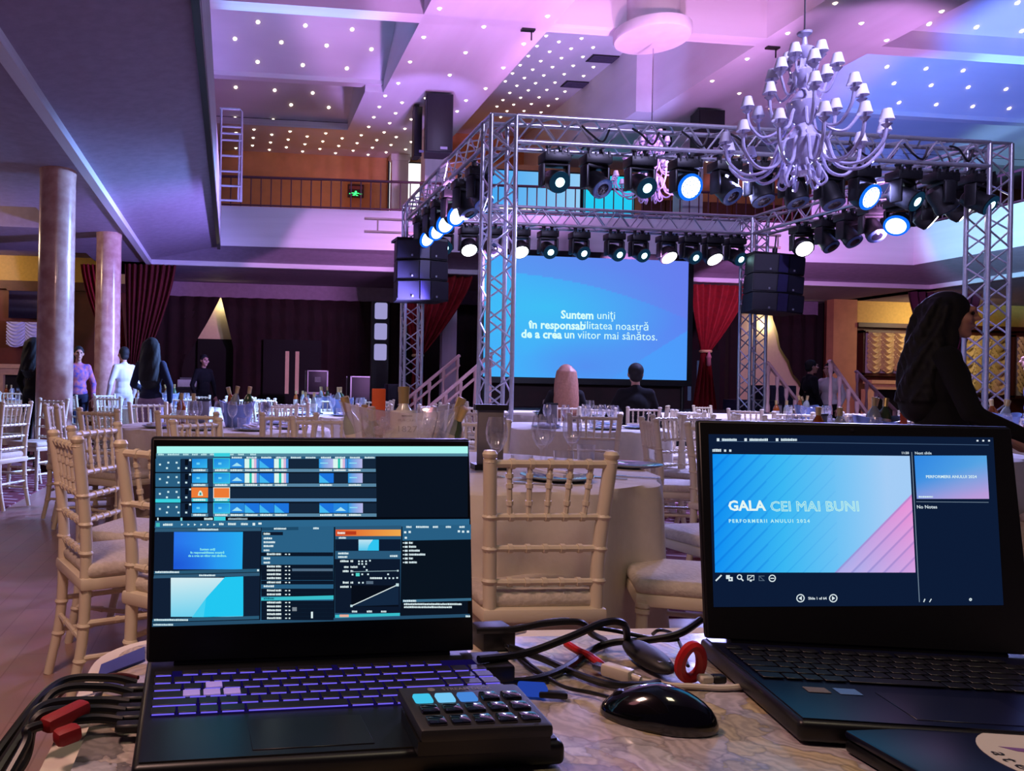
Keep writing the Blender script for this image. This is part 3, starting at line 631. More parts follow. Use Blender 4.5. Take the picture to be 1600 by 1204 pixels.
# ---------------------------------------------------------------- line arrays
def line_array(p, rz, label, tiltz=0):
    t = thing('line_array', label, 'loudspeaker', p, rz)
    for k in range(3):
        z = -.17 - .33 * k; y = .015 * k * k
        c = MB().prism([(-.43, -.02 - y, z - .155), (-.06, -.14 - y, z - .155), (.06, -.14 - y, z - .155), (.43, -.02 - y, z - .155), (.36, .38, z - .155), (-.36, .38, z - .155)], (0, 0, .31)).build('cabinet', black2, t)
        for s in (-1, 1):
            MB().prism([(s * .415, -.036 - y, z - .135), (s * .10, -.138 - y, z - .135), (s * .10, -.148 - y, z - .135), (s * .42, -.046 - y, z - .135)], (0, 0, .27)).build('grille', grille, c)
            MB().box((s * .2, -.125 - y, z - .10), (.024, .02, .03)).build('badge', MATS['badge_grey'], c)
        MB().box((0, -.15 - y, z), (.16, .012, .29)).build('horn', mat('horn_blue', (46, 42, 84), .4), c)
    MB().b2(-.42, .42, -.02, .36, -.01, .03).build('rigging_frame', black, t)
    MB().cyl((0, .15, .03), (0, .15, .14), .04).cyl((0, .15, .14), (0, .15, .36), .012).build('hoist', black, t)
    return t
line_array((3.02, 12.25, 3.5), .06, 'black three box line array hanging before the left rear tower')
o = line_array((9.22, 12.25, 3.48), -.2, 'black three box line array hanging before the right rear tower'); o.rotation_euler = (0, R(4), -.12)
# ================================================================== DRAPES AND BACKGROUND FURNITURE
def tied_curtain(name, label, material, y, xl, xr, xt, zt, ztie, zb=0.02, wt=.10, folds=9, tassel=True, wb=.3):
    """drape hanging from a rail, drawn in at a tie, falling straight below"""
    t = thing(name, label, 'curtain', (xt, y, 0))
    def up(u, v):
        e = math.sin(v * PI / 2) ** 1.5 if True else v
        a = xl + (xt - wt - xl) * (v ** 1.35); b = xr + (xt + wt - xr) * (v ** 1.35)
        return (a + (b - a) * u - xt, .07 * math.sin(u * folds * 2 * PI) * (1 - .5 * v) + .02 * math.sin(u * 31), zt + (ztie - zt) * v)
    MB().sheet(up, folds * 10, 26).build('drape', material, t)
    def dn(u, v):
        h = wt + (wb - wt) * min(1, v * 1.6); return ((u * 2 - 1) * h, .05 * math.sin(u * folds * PI), ztie + (zb - ztie) * v)
    MB().sheet(dn, folds * 6, 8).build('tail', material, t)
    if tassel:
        MB().lathe([(wt + .03, ztie - .03), (wt + .045, ztie), (wt + .03, ztie + .03)], 18).build('tie_band', gold, t)
        MB().lathe([(.03, ztie - .35), (.05, ztie - .32), (.045, ztie - .18), (.06, ztie - .14), (.03, ztie - .06), (.02, ztie)], 12, c=(0, -.13, 0)).build('tassel', mat('pale_tassel', (180, 120, 120), .7), t)
tied_curtain('red_curtain', 'dark red tied curtain hanging right of the columns', mat('dark_velvet', (96, 12, 20), .85, var=.3, scale=12), 17.15, -2.35, -1.25, -2.12, 3.69, 1.25, wb=.2, wt=.12)
tied_curtain('red_curtain', 'bright red curtain sweeping behind the second column', velvet, 17.45, -3.35, -2.5, -2.35, 3.7, 1.2, wb=.15, tassel=False)
tied_curtain('red_curtain', 'red tied curtain behind the left line array', velvet, 17.25, 3.7, 5.45, 4.2, 3.68, 1.85, wb=.18)
tied_curtain('red_curtain', 'red tied curtain right of the stage screen', velvet, 17.25, 10.75, 12.2, 11.15, 3.68, 2.1, wb=.3)
tied_curtain('red_curtain', 'plum curtain behind the standing woman', mat('plum_velvet', (70, 18, 44), .85), 17.25, 16.4, 18.3, 17.4, 3.68, 1.5, wb=.3)
for x, lb in ((5.0, 'pale pink wall strip left of the stage screen'), (10.6, 'pale pink wall strip right of the stage screen')):
    struct('trim_9', MB().b2(x - .17, x + .17, 17.5, 17.7, 0, 3.7), plaster, lb)
# dark drapes across the back
def dark_drape(label, xa, xb, y, zt=3.36):
    n = max(6, int(abs(xb(0) - xa(0)) * 14))
    tag(MB().sheet(lambda u, v: (xa(v) + (xb(v) - xa(v)) * u, y + .05 * math.sin((xa(v) + (xb(v) - xa(v)) * u) * 17), zt * (1 - v) + .01 * v), n, 18).build('dark_curtain', dark_cur), label, 'curtain')
dark_drape('dark maroon drape left of the lit triangle opening', lambda v: -2.4, lambda v: -.33 - .95 * min(1, v * 1.9) ** 1.1, 20.1)
dark_drape('dark maroon drape right of the lit triangle opening', lambda v: -.31 + .34 * min(1, v * 2.6), lambda v: 4.0, 20.1)
dark_drape('dark drape behind the left stage steps', lambda v: 4.1, lambda v: 8.6, 20.15)
dark_drape('dark drape behind the stage right side', lambda v: 8.6, lambda v: 14.0, 20.15)
dark_drape('dark drape sweeping beside the lit opening right of the stage', lambda v: 14.95 + 1.25 * min(1, v * 1.35) ** 1.5, lambda v: 16.35, 20.1)
struct('wall_lit_1', MB().b2(-1.5, .3, 20.5, 20.54, 2.3, 3.4).b2(4.02, 4.12, 20.3, 20.5, 1.6, 3.3), cream, 'lit cream wall seen through the drapes')
struct('wall_lit_2', MB().b2(13.9, 16.2, 20.48, 20.54, 0, 3.4), cream, 'lit cream wall seen behind the right drape')
lamp('POINT', 'side_room_lamp', (-.3, 20.32, 3.2), None, 5, (1, .84, .58), .06); lamp('POINT', 'side_room_lamp', (15.0, 20.3, 3.1), None, 12, (1, .82, .55), .06)
def door(n, x, y, label, wd=1.5, c1=(60, 110, 110)):
    o = struct('door_%d' % n, MB().b2(x - wd / 2, x + wd / 2, y, y + .05, 0, 2.3), mat('door_black', (7, 5, 7), .85), label)
    for s in (-.13, .13): MB().b2(x + s - .05, x + s + .05, y - .012, y, .9, 2.0).build('door_pane', cream if n == 1 else mat('teal_pane', (90, 150, 150), .3), o)
door(1, 1.55, 20.0, 'black double door with two narrow cream panes'); door(2, 12.6, 20.0, 'black double door with two narrow glass panes right of the stage')
struct('door_3', MB().b2(-.9, .6, 20.45, 20.5, 0, 2.28), MATS['door_black'], 'dark glass door under the lit triangle')
# cases, subs, panel stand, desk
def flight_case(p, d, label):
    t = thing('flight_case', label, 'case', p); a, b, c = d
    MB().rbox((0, 0, c / 2), (a, b, c), .01).build('body', black2, t)
    for sx in (-1, 1):
        for z in (0.012, c - .012): MB().box((0, sx * b / 2, z), (a, .03, .025)).build('edge_trim', alu, t)
        for sy in (-1, 1): MB().box((sx * a / 2, sy * b / 2, c / 2), (.03, .03, c)).build('edge_trim', alu, t)
    MB().box((0, -b / 2 - .01, c * .6), (.14, .02, .12)).build('latch', silver, t)
flight_case((1.95, 17.8, .95), (.45, .5, .52), 'black flight case with metal edges on top of another case'); flight_case((1.95, 17.8, 0), (.6, .6, .95), 'black flight case standing under the smaller case')
flight_case((2.95, 17.4, 0), (.6, .6, 1.35), 'tall black flight case left of the subwoofers')
def sub(p, d, label):
    t = thing('subwoofer', label, 'loudspeaker', p); a, b, c = d
    MB().rbox((0, 0, c / 2), d, .015).build('cabinet', mat('sub_blue_black', (24, 24, 44), .5), t); MB().rbox((0, -b / 2 - .01, c / 2), (a * .92, .02, c * .9), .008).build('grille', grille, t)
sub((2.85, 13.6, 0), (.62, .6, .75), 'left subwoofer on the floor behind the stage steps'); sub((3.36, 13.6, 0), (.3, .5, .75), 'narrow subwoofer next to the truss tower')
sub((2.95, 13.6, .75), (.42, .4, .42), 'dark monitor speaker on top of the left subwoofer'); sub((11.35, 15.2, 0), (.6, .6, 1.3), 'tall dark speaker stack by the right tower'); sub((9.9, 13.9, 0), (.7, .6, 1.0), 'dark subwoofer right of the stage screen')
t = thing('light_panel_column', 'black column with three pale glowing square panels behind the left tower', 'stage light', (2.72, 14.1, 0))
MB().b2(-.16, .16, 0, .12, 0, 2.7).build('post', black, t)
for z in (1.62, 2.0, 2.38): MB().rbox((0, -.02, z + .14), (.23, .03, .3), .03).build('panel', glow('panel_lavender', (178, 172, 232), .75), t)
t = thing('reception_desk', 'dark desk in the shade left of the door', 'desk', (-1.1, 16.9, 0)); MB().rbox((0, 0, .5), (1.1, .5, 1.0), .02).build('body', mat('desk_wood', (30, 14, 12), .5), t); MB().b2(-.58, .58, -.28, .28, 1.0, 1.04).build('top', black2, t)
t = thing('printer', 'pale printer standing on the dark desk', 'printer', (-.95, 16.85, 1.04)); MB().rbox((0, 0, .08), (.4, .3, .16), .02).build('body', shirt, t); MB().box((0, -.1, .18), (.3, .05, .05)).build('tray', greycard, t)
# windows with ruched gold drapes
def ruched(t, x0, x1, z0, z1, n, mt, name='drape'):
    def fn(u, v):
        s = (u * n) % 1; sag = 4 * s * (1 - s)
        z = z1 + (z0 - z1) * (v * (.88 + .12 * sag)); ph = v * 8 - sag * 1.5
        return (x0 + (x1 - x0) * u, -.10 - .05 * sag - .045 * math.sin(ph * 2 * PI * .9) * (.55 + .45 * sag), z)
    MB().sheet(fn, n * 14, 60).build(name, mt, t); MB().b2(x0, x1, -.12, .22, z1, z1 + .03).build('rod', brown, t)
k = 1
for x0, x1, z0, z1, lb in ((17.3, 18.9, 1.75, 2.85, 'window with ruched gold drape left of the standing woman'), (19.6, 21.6, 1.2, 2.85, 'window with gold drape behind the right truss tower'), (21.9, 23.5, 1.2, 2.85, 'gold draped window at the right picture edge')):
    o = struct('window_%d' % k, MB().b2(x0, x1, 19.62, 19.72, z0, z1), label_w, lb); k += 1
    for a, b, c, d in ((x0 - .06, x0, z0 - .06, z1 + .06), (x1, x1 + .06, z0 - .06, z1 + .06), (x0 - .06, x1 + .06, z1, z1 + .08), (x0 - .06, x1 + .06, z0 - .08, z0)): MB().b2(a, b, 19.55, 19.75, c, d).build('window_frame', MATS['wood_cornice'], o)
    t = thing('ruched_curtain', lb.replace('window with', 'the').replace('gold draped window', 'ruched gold drape of the window') + ' hanging in scallops', 'curtain', (0, 19.6, 0)); ruched(t, x0 + .02, x1 - .02, z0, z1, 4, gold)
o = struct('window_4', MB().b2(-7.5, -6.5, 19.05, 19.12, 1.95, 3.1), label_w, 'tall mirror window beside the first column')
t = thing('ruched_curtain', 'grey gold drape left of the thick column', 'curtain', (0, 19.03, 0)); ruched(t, -7.3, -6.55, 1.95, 3.1, 2, gold)
t = thing('ruched_curtain', 'pale swag seen between the two columns', 'curtain', (0, 19.0, 0)); ruched(t, -5.3, -4.0, 1.9, 2.5, 3, linen2)
t = thing('wall_mirror', 'mirror over the mantel between the two columns', 'mirror', (-4.6, 19.05, 2.6)); MB().b2(-.7, .7, 0, .05, 0, .65).build('glass', mat('mirror_glass', (170, 170, 190), .05, 1), t); MB().b2(-.75, .75, -.02, .05, .65, .75).build('frame', brown, t)
def mantel(x, y, label, wd=1.5, h=1.55):
    t = thing('mantelpiece', label, 'fireplace', (x, y, 0)); mm = mat('mantel_stone', (222, 176, 122), .6)
    MB().b2(-wd / 2 - .1, wd / 2 + .1, -.3, 0, h - .1, h).b2(-wd / 2, wd / 2, -.24, 0, h - .25, h - .1).build('shelf', mm, t)
    for s in (-1, 1): MB().b2(s * wd / 2 - .15, s * wd / 2 + .15, -.22, 0, 0, h - .25).build('jamb', mm, t)
    MB().b2(-wd / 2 + .15, wd / 2 - .15, -.05, 0, 0, h - .25).build('firebox', black, t)
mantel(18.05, 19.5, 'cream stone mantelpiece under the draped window at the right'); mantel(-4.7, 19.1, 'cream stone mantelpiece seen between the two columns', 1.6, 1.5)
t = thing('fire_hose_cabinet', 'red fire hose cabinet on the wall at the left edge', 'cabinet', (-8.5, 19.0, .55)); rc = mat('cabinet_red', (140, 20, 18), .5)
MB().rbox((0, 0, .5), (1.5, .3, 1.0), .02).build('body', rc, t); MB().rbox((-.1, -.16, .45), (1.1, .03, .8), .015).build('door', mat('cabinet_red_dark', (110, 14, 14), .45), t); MB().box((.2, -.18, .5), (.14, .01, .22)).build('sign_plate', mat('sign_dim', (150, 110, 110), .5), t); MB().box((.5, -.155, .9), (.16, .01, .07)).build('sticker', label_w, t)
t = thing('wall_sign', 'small black sign above the red cabinet', 'sign', (-8.1, 19.05, 1.72)); MB().b2(-.4, .4, -.02, 0, -.12, .12).build('board', black, t); MB().b2(-.25, .25, -.028, -.02, -.03, .03).build('lettering', mat('sign_dim', (150, 110, 110), .5), t)
# ================================================================== CHANDELIERS
crystal = mat('crystal_glass', (186, 180, 214), .12, var=.15, scale=30, coat=1)
shade_m = mat('lamp_shade_cloth', (226, 222, 236), .7, var=.05)
def chandelier(label, loc):
    t = thing('chandelier', label, 'chandelier', loc)
    MB().lathe([(.02, -.0), (.10, .04), (.06, .10), (.14, .2), (.17, .34), (.10, .46), (.06, .5), (.13, .58), (.15, .7), (.08, .8), (.03, .84), (.09, .92), (.10, 1.0), (.04, 1.06), (.03, 1.12), (.08, 1.18), (.085, 1.22), (.03, 1.26), (.02, 1.33), (.06, 1.36), (.065, 1.38), (.01, 1.40)], 20).build('stem', crystal, t)
    MB().cyl((0, 0, 1.38), (0, 0, 3.4 if loc[1] < 8 else 1.9), .008, n=6).build('chain', silver, t)
    shade = MB().shell([(.062, 0), (.052, .035), (.036, .10)], 14).mesh('lamp_shade', shade_m); cup = MB().lathe([(.012, -.07), (.03, -.05), (.045, -.035), (.012, -.025), (.012, .03)], 12).mesh('candle_cup', crystal)
    for n, r, zs, dip, z0, off, th in ((12, .66, .38, -.30, .28, .1, .016), (8, .47, .72, -.28, .56, .3, .015), (6, .27, 1.0, -.20, .92, .15, .012), (4, .155, 1.14, -.13, 1.06, .4, .010)):
        pts = bez([(0.05, 0, z0), (r * .28, 0, z0 + .06), (r * .42, 0, zs + dip + .02), (r * .72, 0, zs + dip - .03), (r * .95, 0, zs + dip + .10), (r, 0, zs - .06)], 7)
        curl = [(r * .16 + .035 * math.cos(a), 0, z0 + .10 + .035 * math.sin(a)) for a in [k * .6 - .5 for k in range(9)]]
        arm = MB().tube(pts, th, 7).tube(curl, th * .6, 6).mesh('arm', crystal)
        for k in range(n):
            a = 2 * PI * k / n + off; ao = obj('arm', arm, t, rot=(0, 0, a)); obj('candle_cup', cup, ao, (r, 0, zs)); obj('lamp_shade', shade, ao, (r, 0, zs))
    drop = MB().ball((0, 0, 0), .028, 8, (1, .5, 2.6)).mesh('crystal_drop', crystal); leaf = MB().tube(bez([(.08, 0, .18), (.17, 0, .02), (.2, 0, -.06), (.15, 0, -.10), (.10, 0, -.02)], 6), .014, 6).mesh('crystal_leaf', crystal)
    for k in range(10): obj('crystal_drop', drop, t, (.16 * math.cos(k * .628), .16 * math.sin(k * .628), .02), (0, 0, k * .628))
    for k in range(6): obj('crystal_leaf', leaf, t, rot=(0, 0, k * PI / 3 + .2))
    return t
ch = chandelier('large white crystal chandelier with many small shades hanging before the truss', tuple(ad(1253, 276, 7.4)))
c2 = dup(ch, (6.64, 11.8, 4.25), .3, 'smaller looking crystal chandelier hanging from the drum behind the truss'); c2.scale = (.85, .85, .85)
for c_ in c2.children:
    if c_.name.startswith('chain'): c_.data = MB().cyl((0, 0, 1.38), (0, 0, 2.8), .01, n=6).mesh('chain', silver)
# ================================================================== CHAIRS AND TABLES
def ringed(m, p0, p1, r, at, rr=1.45, n=8):
    p0, p1 = Vector(p0), Vector(p1); m.cyl(p0, p1, r, n=n); d = (p1 - p0)
    for a in at:
        q = p0 + d * a; e = d.normalized() * .007; m.cyl(q - e, q + e, r * rr, n=n)
    return m
def chair_parts():
    out = []
    for s in (-1, 1):
        m = MB(); pts = bez([(s * .172, -.235, 0), (s * .172, -.195, .2), (s * .172, -.185, .42), (s * .176, -.19, .62), (s * .192, -.225, .90)], 5)
        m.tube(pts, [.0175 + .0035 * min(1, i / 10) for i in range(len(pts))], 10)
        m.lathe([(.020, .890), (.016, .898), (.022, .905), (.024, .915), (.018, .925), (.001, .928)], 10, c=(s * .193, -.226, 0))
        for z, yy, xx in ((.15, -.2, .172), (.27, -.19, .172), (.52, -.186, .175), (.62, -.19, .177), (.72, -.201, .181)): m.lathe([(.0215, z - .008), (.0255, z), (.0215, z + .008)], 10, c=(s * xx, yy, 0))
        out.append(('leg', m, white_chair))
        m = MB(); ringed(m, (s * .19, .195, 0), (s * .185, .185, .42), .019, (.25, .3, .6, .65, .9, .95), 1.25, 10); out.append(('leg', m, white_chair))
    kn = [.18, .34, .5, .66, .82]
    for z, y, w, r in ((.885, -.223, .19, .0125), (.72, -.201, .178, .011), (.62, -.19, .175, .011), (.515, -.186, .174, .011)):
        out.append(('rail', ringed(MB(), (-w, y, z), (w, y, z), r, kn, 1.35), white_chair))
    for k in range(5):
        u = -1 + .36 * (k + .5) * 1.0 + .1; x = (-2 + k) * .062
        out.append(('spindle', ringed(MB(), (x * .96, -.202, .725), (x * 1.05, -.222, .88), .0085, (.25, .6, .8), 1.35, 7), white_chair))
    m = MB(); m.rbox((0, 0, .415), (.40, .42, .045), .012); out.append(('seat_frame', m, white_chair))
    m = MB(); m.rbox((0, .01, .458), (.405, .40, .055), .026, 4); out.append(('cushion', m, cushion_m))
    for s in (-1, 1):
        for z in (.16, .28): out.append(('stretcher', ringed(MB(), (s * .18, -.19, z), (s * .187, .19, z), .010, (.3, .7), 1.3), white_chair))
    for y in (-.195, .188):
        out.append(('stretcher', ringed(MB(), (-.175, y, .22), (.175, y, .22), .010, (.3, .7), 1.3), white_chair))
    return out
CP = [(n, m.mesh(n, mt)) for n, m, mt in chair_parts()]
_all = MB(); _cu = MB()
for n, m, mt in chair_parts(): (_cu if n == 'cushion' else _all).add(m.v, m.f)
far_frame = _all.mesh('frame', white_chair); far_cush = _cu.mesh('cushion', cushion_m)
def chair(x, y, face, label, group=None, near=False, z=0.008):
    """face: heading the sitter looks along, radians from +Y counter-clockwise"""
    t = thing('banquet_chair', label, 'chair', (x, y, z), face, group)
    if near:
        for n, me in CP: obj(n, me, t)
    else:
        obj('frame', far_frame, t); obj('cushion', far_cush, t)
    return t
def heading(dx, dy): return math.atan2(-dx, dy)
def cloth_mesh(r, h, nm='tablecloth', mt=cloth, n=14):
    def wave(a, i): return 0 if i < 3 else (.012 * i) * math.sin(a * n + .6 * math.sin(a * 3)) * .55
    prof = [(.001, h + .004), (r * .6, h + .004), (r - .012, h + .004), (r, h - .006), (r + .006, h - .05), (r + .01, h * .72), (r + .016, h * .45), (r + .022, h * .2), (r + .03, .012)]
    return MB().shell if False else MB().lathe(prof[:-1] + [prof[-1]], 140, wave=wave).mesh(nm, mt)
CL = cloth_mesh(.86, .76); TT = MB().cyl((0, 0, .72), (0, 0, .757), .80, n=48).mesh('tabletop', wood); PD = MB().cyl((0, 0, .02), (0, 0, .72), .06, n=12).cyl((0, 0, 0), (0, 0, .02), .3, n=20).mesh('pedestal', black)
OV = None
def table(x, y, label, z=.0):
    t = thing('banquet_table', label, 'table', (x, y, z)); obj('tablecloth', CL, t); obj('tabletop', TT, t); obj('pedestal', PD, t); return t
# tableware
wine = MB().lathe([(.034, 0), (.032, .003), (.006, .008), (.004, .05), (.005, .085), (.02, .10), (.036, .13), (.040, .16), (.036, .19), (.031, .215), (.030, .215), (.035, .19), (.038, .16), (.034, .13), (.018, .104), (.001, .098)], 18).mesh('wine_glass', clear)
tumb = MB().lathe([(.030, 0), (.032, .002), (.038, .09), (.0365, .09), (.031, .012), (.001, .010)], 16).mesh('tumbler', clear)
plate_me = MB().lathe([(.08, 0), (.13, .012), (.14, .018), (.138, .021), (.08, .006), (.001, .006)], 28).mesh('plate', mat('glass_plate', (150, 165, 190), .1, coat=1))
nap = MB().prism([(-.05, -.09, 0), (.05, -.09, 0), (.04, .09, .012), (-.04, .09, .012)], (0, 0, .012)).box((0, 0, .02), (.03, .15, .008)).mesh('napkin', linen2)
fork = MB().box((0, 0, .003), (.012, .12, .004)).box((0, .085, .004), (.024, .05, .004)).mesh('fork', silver); knife = MB().box((0, 0, .003), (.012, .21, .004)).box((.002, .06, .005), (.018, .09, .003)).mesh('knife', silver)
GL = 'glassware'
def put(me, name, x, y, z, label, cat, group=None, rz=0):
    return tag(obj(name, me, None, (x, y, z), (0, 0, rz)), label, cat, group)
def bottle(p, tiltx, tilty, gm, label, h=.30, cap=foil, lab=True):
    t = thing('wine_bottle', label, 'bottle', p); t.rotation_euler = (tiltx, tilty, 0)
    MB().lathe([(.036, 0), (.038, .01), (.038, h * .58), (.030, h * .68), (.0145, h * .78), (.0135, h * .95)], 16).build('glass_body', gm, t)
    MB().lathe([(.0155, h * .8), (.0165, h * .93), (.0175, h * .95), (.0175, h), (.001, h + .002)], 14).build('cap', cap, t)
    if lab: MB().shell([(.0388, h * .15), (.0388, h * .5)], 16).build('paper_label', label_w, t)
    return t
def tub(p, a, b, h, label, big=True):
    t = thing('ice_bucket', label, 'bucket', p); n = 40
    def ringp(s, z): return [((a * s) * math.cos(2 * PI * k / n), (b * s) * math.sin(2 * PI * k / n), z + (.02 * math.cos(4 * PI * k / n) if z > h * .8 else 0)) for k in range(n)]
    rows = [ringp(.62, .0), ringp(.66, .02), ringp(.80, h * .5), ringp(.97, h * .95), ringp(1.0, h), ringp(.975, h), ringp(.78, h * .5), ringp(.64, .03)]
    vs = [q for r in rows for q in r]; fs = [(i * n + k, i * n + (k + 1) % n, (i + 1) * n + (k + 1) % n, (i + 1) * n + k) for i in range(len(rows) - 1) for k in range(n)]
    MB().add(vs, fs + [tuple(range(n - 1, -1, -1))]).build('bowl', acryl if big else mat('bucket_metal', (130, 150, 200), .3, .6), t)
    m = MB(); rnd = random.Random(int(p[0] * 100))
    for k in range(70 if big else 18):
        r = math.sqrt(rnd.random()) * .8; an = rnd.random() * 6.28; zz = .05 + rnd.random() * h * .62
        s_ = .62 + .3 * zz / h; M = Matrix.Translation((a * r * s_ * math.cos(an), b * r * s_ * math.sin(an), zz)) @ Matrix.Rotation(rnd.random() * 3, 4, 'X') @ Matrix.Rotation(rnd.random() * 3, 4, 'Z'); m.rbox((0, 0, 0), (.032, .032, .032), .006, 1, m=M)
    tag(m.build('ice_cubes', ice, t), kind='stuff'); return t
def dress(x, y, z, idx, desc, seats, bucket=None, holder=True, seed=1, n_extra=1):
    """place settings, glasses and bottles of one table; desc names the table"""
    rnd = random.Random(seed); zt = z + .764
    for k, a in enumerate(seats):
        cx, cy = x + .58 * math.cos(a), y + .58 * math.sin(a)
        put(plate_me, 'plate', cx, cy, zt, 'glass plate at the ' + side(a) + ' of ' + desc, 'plate', 'plates on ' + desc)
        put(nap, 'napkin', cx, cy, zt + .02, 'folded napkin at the ' + side(a) + ' of ' + desc, 'napkin', 'napkins on ' + desc, a + PI / 2)
        for j, da in enumerate((-.22, .0, .2)):
            r_ = .40 - .03 * j; me, nm = (wine, 'wine_glass') if j != 1 else (tumb, 'tumbler')
            put(me, nm, x + r_ * math.cos(a + da), y + r_ * math.sin(a + da), zt, (['right wine glass', 'tumbler', 'left wine glass'][j] + ' at the ' + side(a) + ' of ') + desc, 'glass', nm.replace('_', ' ') + ' set on ' + desc)
    if holder:
        t = thing('menu_holder', 'grey menu card holder standing on ' + desc, 'card holder', (x - .18, y + .08, zt), rnd.random()); MB().rbox((0, 0, .11), (.11, .02, .20), .004).build('card', greycard, t); MB().box((0, 0, .215), (.12, .03, .016)).box((0, 0, .008), (.12, .08, .016)).build('clip', black, t)
    if bucket:
        tub((x + .1, y - .05, zt), .15, .12, .2, 'small metal ice bucket on ' + desc, False)
        for k, (dx, dy, gm) in enumerate(((.05, -.08, pale_gl), (.16, -.03, green_gl), (.1, .02, amber_gl))):
            bottle((x + dx, y + dy, zt + .05), rnd.uniform(-.2, .2), rnd.uniform(-.3, .3), gm, ['pale bottle in the bucket on ', 'green bottle in the bucket on ', 'amber bottle in the bucket on '][k] + desc, .29)
        for k in range(n_extra):
            bottle((x - .25 - .1 * k, y - .15 + .06 * k, zt), 0, 0, (pale_gl, amber_gl)[k % 2], ['pale bottle standing on ', 'amber bottle standing on '][k % 2] + desc, .27)
TABLES = []
def side(a):
    a = math.atan2(math.sin(a), math.cos(a)); return ['left', 'near left', 'near side', 'near right', 'right', 'far right', 'far side', 'far left'][int((a + PI + PI / 8) / (PI / 4)) % 8]
def ring_chairs(x, y, angles, desc, near=False, z=.008, rad=1.12):
    sd_ = [side(a) for a in angles]
    for k, a in enumerate(angles):
        twin = [b for b, s_ in zip(angles, sd_) if s_ == sd_[k] and b != a]; pre = ''
        if twin: pre = ('nearer ' if math.sin(a) < math.sin(twin[0]) else 'farther ') if sd_[k] in ('left', 'right') else ('left-hand ' if math.cos(a) < math.cos(twin[0]) else 'right-hand ')
        jx = random.uniform(-.05, .05); r = rad + random.uniform(-.05, .08)
        chair(x + r * math.cos(a + jx), y + r * math.sin(a + jx), heading(-math.cos(a), -math.sin(a)) + jx, pre + 'white chair at the ' + side(a) + ' of ' + desc, 'chairs around ' + desc, near, z)
# ---- nearest table and its chairs
D1 = 'the nearest round table'
T1 = (.98, 3.38); table(*T1, 'nearest round table in a cream floor length cloth behind the laptops')
chair(.975, 2.50, 0, 'cream bamboo style chair in the centre with its back to the laptops', None, True, 0)
a_ = heading(.302, .135); chair(-.58 + .19, 2.87 + .1, a_, 'leftmost cream chair standing alone on the bare floor', None, True, 0)
a_ = heading(.93, -.36); chair(-.39, 3.46, a_, 'cream chair behind the leftmost chair, seen through its back', None, True, 0)
a_ = heading(.62, .78); chair(-.06, 2.60, a_, 'cream chair half hidden behind the left laptop edge', None, True, 0)
chair(.0, 4.05, heading(.8, -.6), 'cream chair on the far left side of the nearest round table', None, True, 0)
D_ = az(1035, 905, .46); chair(D_.x + .12, D_.y + .02, heading(-.93, .36), 'cream chair with a big round seat right of the centre chair', None, True, 0)
E_ = az(1085, 835, .46); chair(E_.x + .1, E_.y - .02, heading(-.98, -.15), 'cream chair half hidden by the right laptop top corner', None, True, 0)
chair(1.45, 4.5, heading(-.35, -.93), 'cream chair on the far side of the nearest table, right of the glasses', None, True, 0); chair(.62, 4.55, heading(.25, -.97), 'cream chair on the far side of the nearest table behind the ice bucket', None, True, 0)
zt = .764
for k, (px, py, me, nm, lb) in enumerate(((775, 745, wine, 'wine_glass', 'wine glass in front of the dark menu stand'), (853, 728, wine, 'wine_glass', 'left one of the paired wine glasses'), (893, 730, wine, 'wine_glass', 'right one of the paired wine glasses'), (880, 742, tumb, 'tumbler', 'tumbler below the paired wine glasses'), (915, 728, tumb, 'tumbler', 'tumbler right of the paired wine glasses'), (815, 752, tumb, 'tumbler', 'tumbler by the napkin near the centre chair'), (845, 735, wine, 'wine_glass', 'third wine glass left of the pair'))):
    p = az(px, py, zt); o = put(me, nm, p.x, p.y, zt, lb, 'glass'); o.scale = (1.08, 1.08, 1.1)
p = az(870, 750, zt); put(plate_me, 'plate', p.x, p.y, zt, 'blue tinted glass plate behind the centre chair top rail', 'plate'); put(nap, 'napkin', p.x - .02, p.y, zt + .02, 'folded striped napkin on the plate behind the centre chair', 'napkin', None, .5)
p = az(985, 730, zt); put(plate_me, 'plate', p.x, p.y, zt, 'glass plate near the right edge of the nearest table', 'plate')
for k, (px, py, me, nm, rz) in enumerate(((935, 747, fork, 'fork', .9), (955, 748, fork, 'fork', .9), (985, 746, knife, 'knife', 1.1), (840, 757, knife, 'knife', 1.2))):
    p = az(px, py, zt); put(me, nm, p.x, p.y, zt + .001, ['inner fork at the right setting of the nearest table', 'outer fork at the right setting of the nearest table', 'knife lying right of the forks on the nearest table', 'knife lying beside the striped napkin'][k], nm, None, rz)
p = ad(765, 740, 3.35); t = thing('menu_stand', 'tall grey menu stand with black clip on the nearest table', 'card holder', (p.x, p.y, zt), -.1)
MB().rbox((0, 0, .14), (.11, .03, .24), .004).build('card', greycard, t); MB().box((0, 0, .268), (.14, .05, .025)).build('clip', black, t); MB().box((0, 0, .012), (.15, .1, .024)).build('base', black, t)
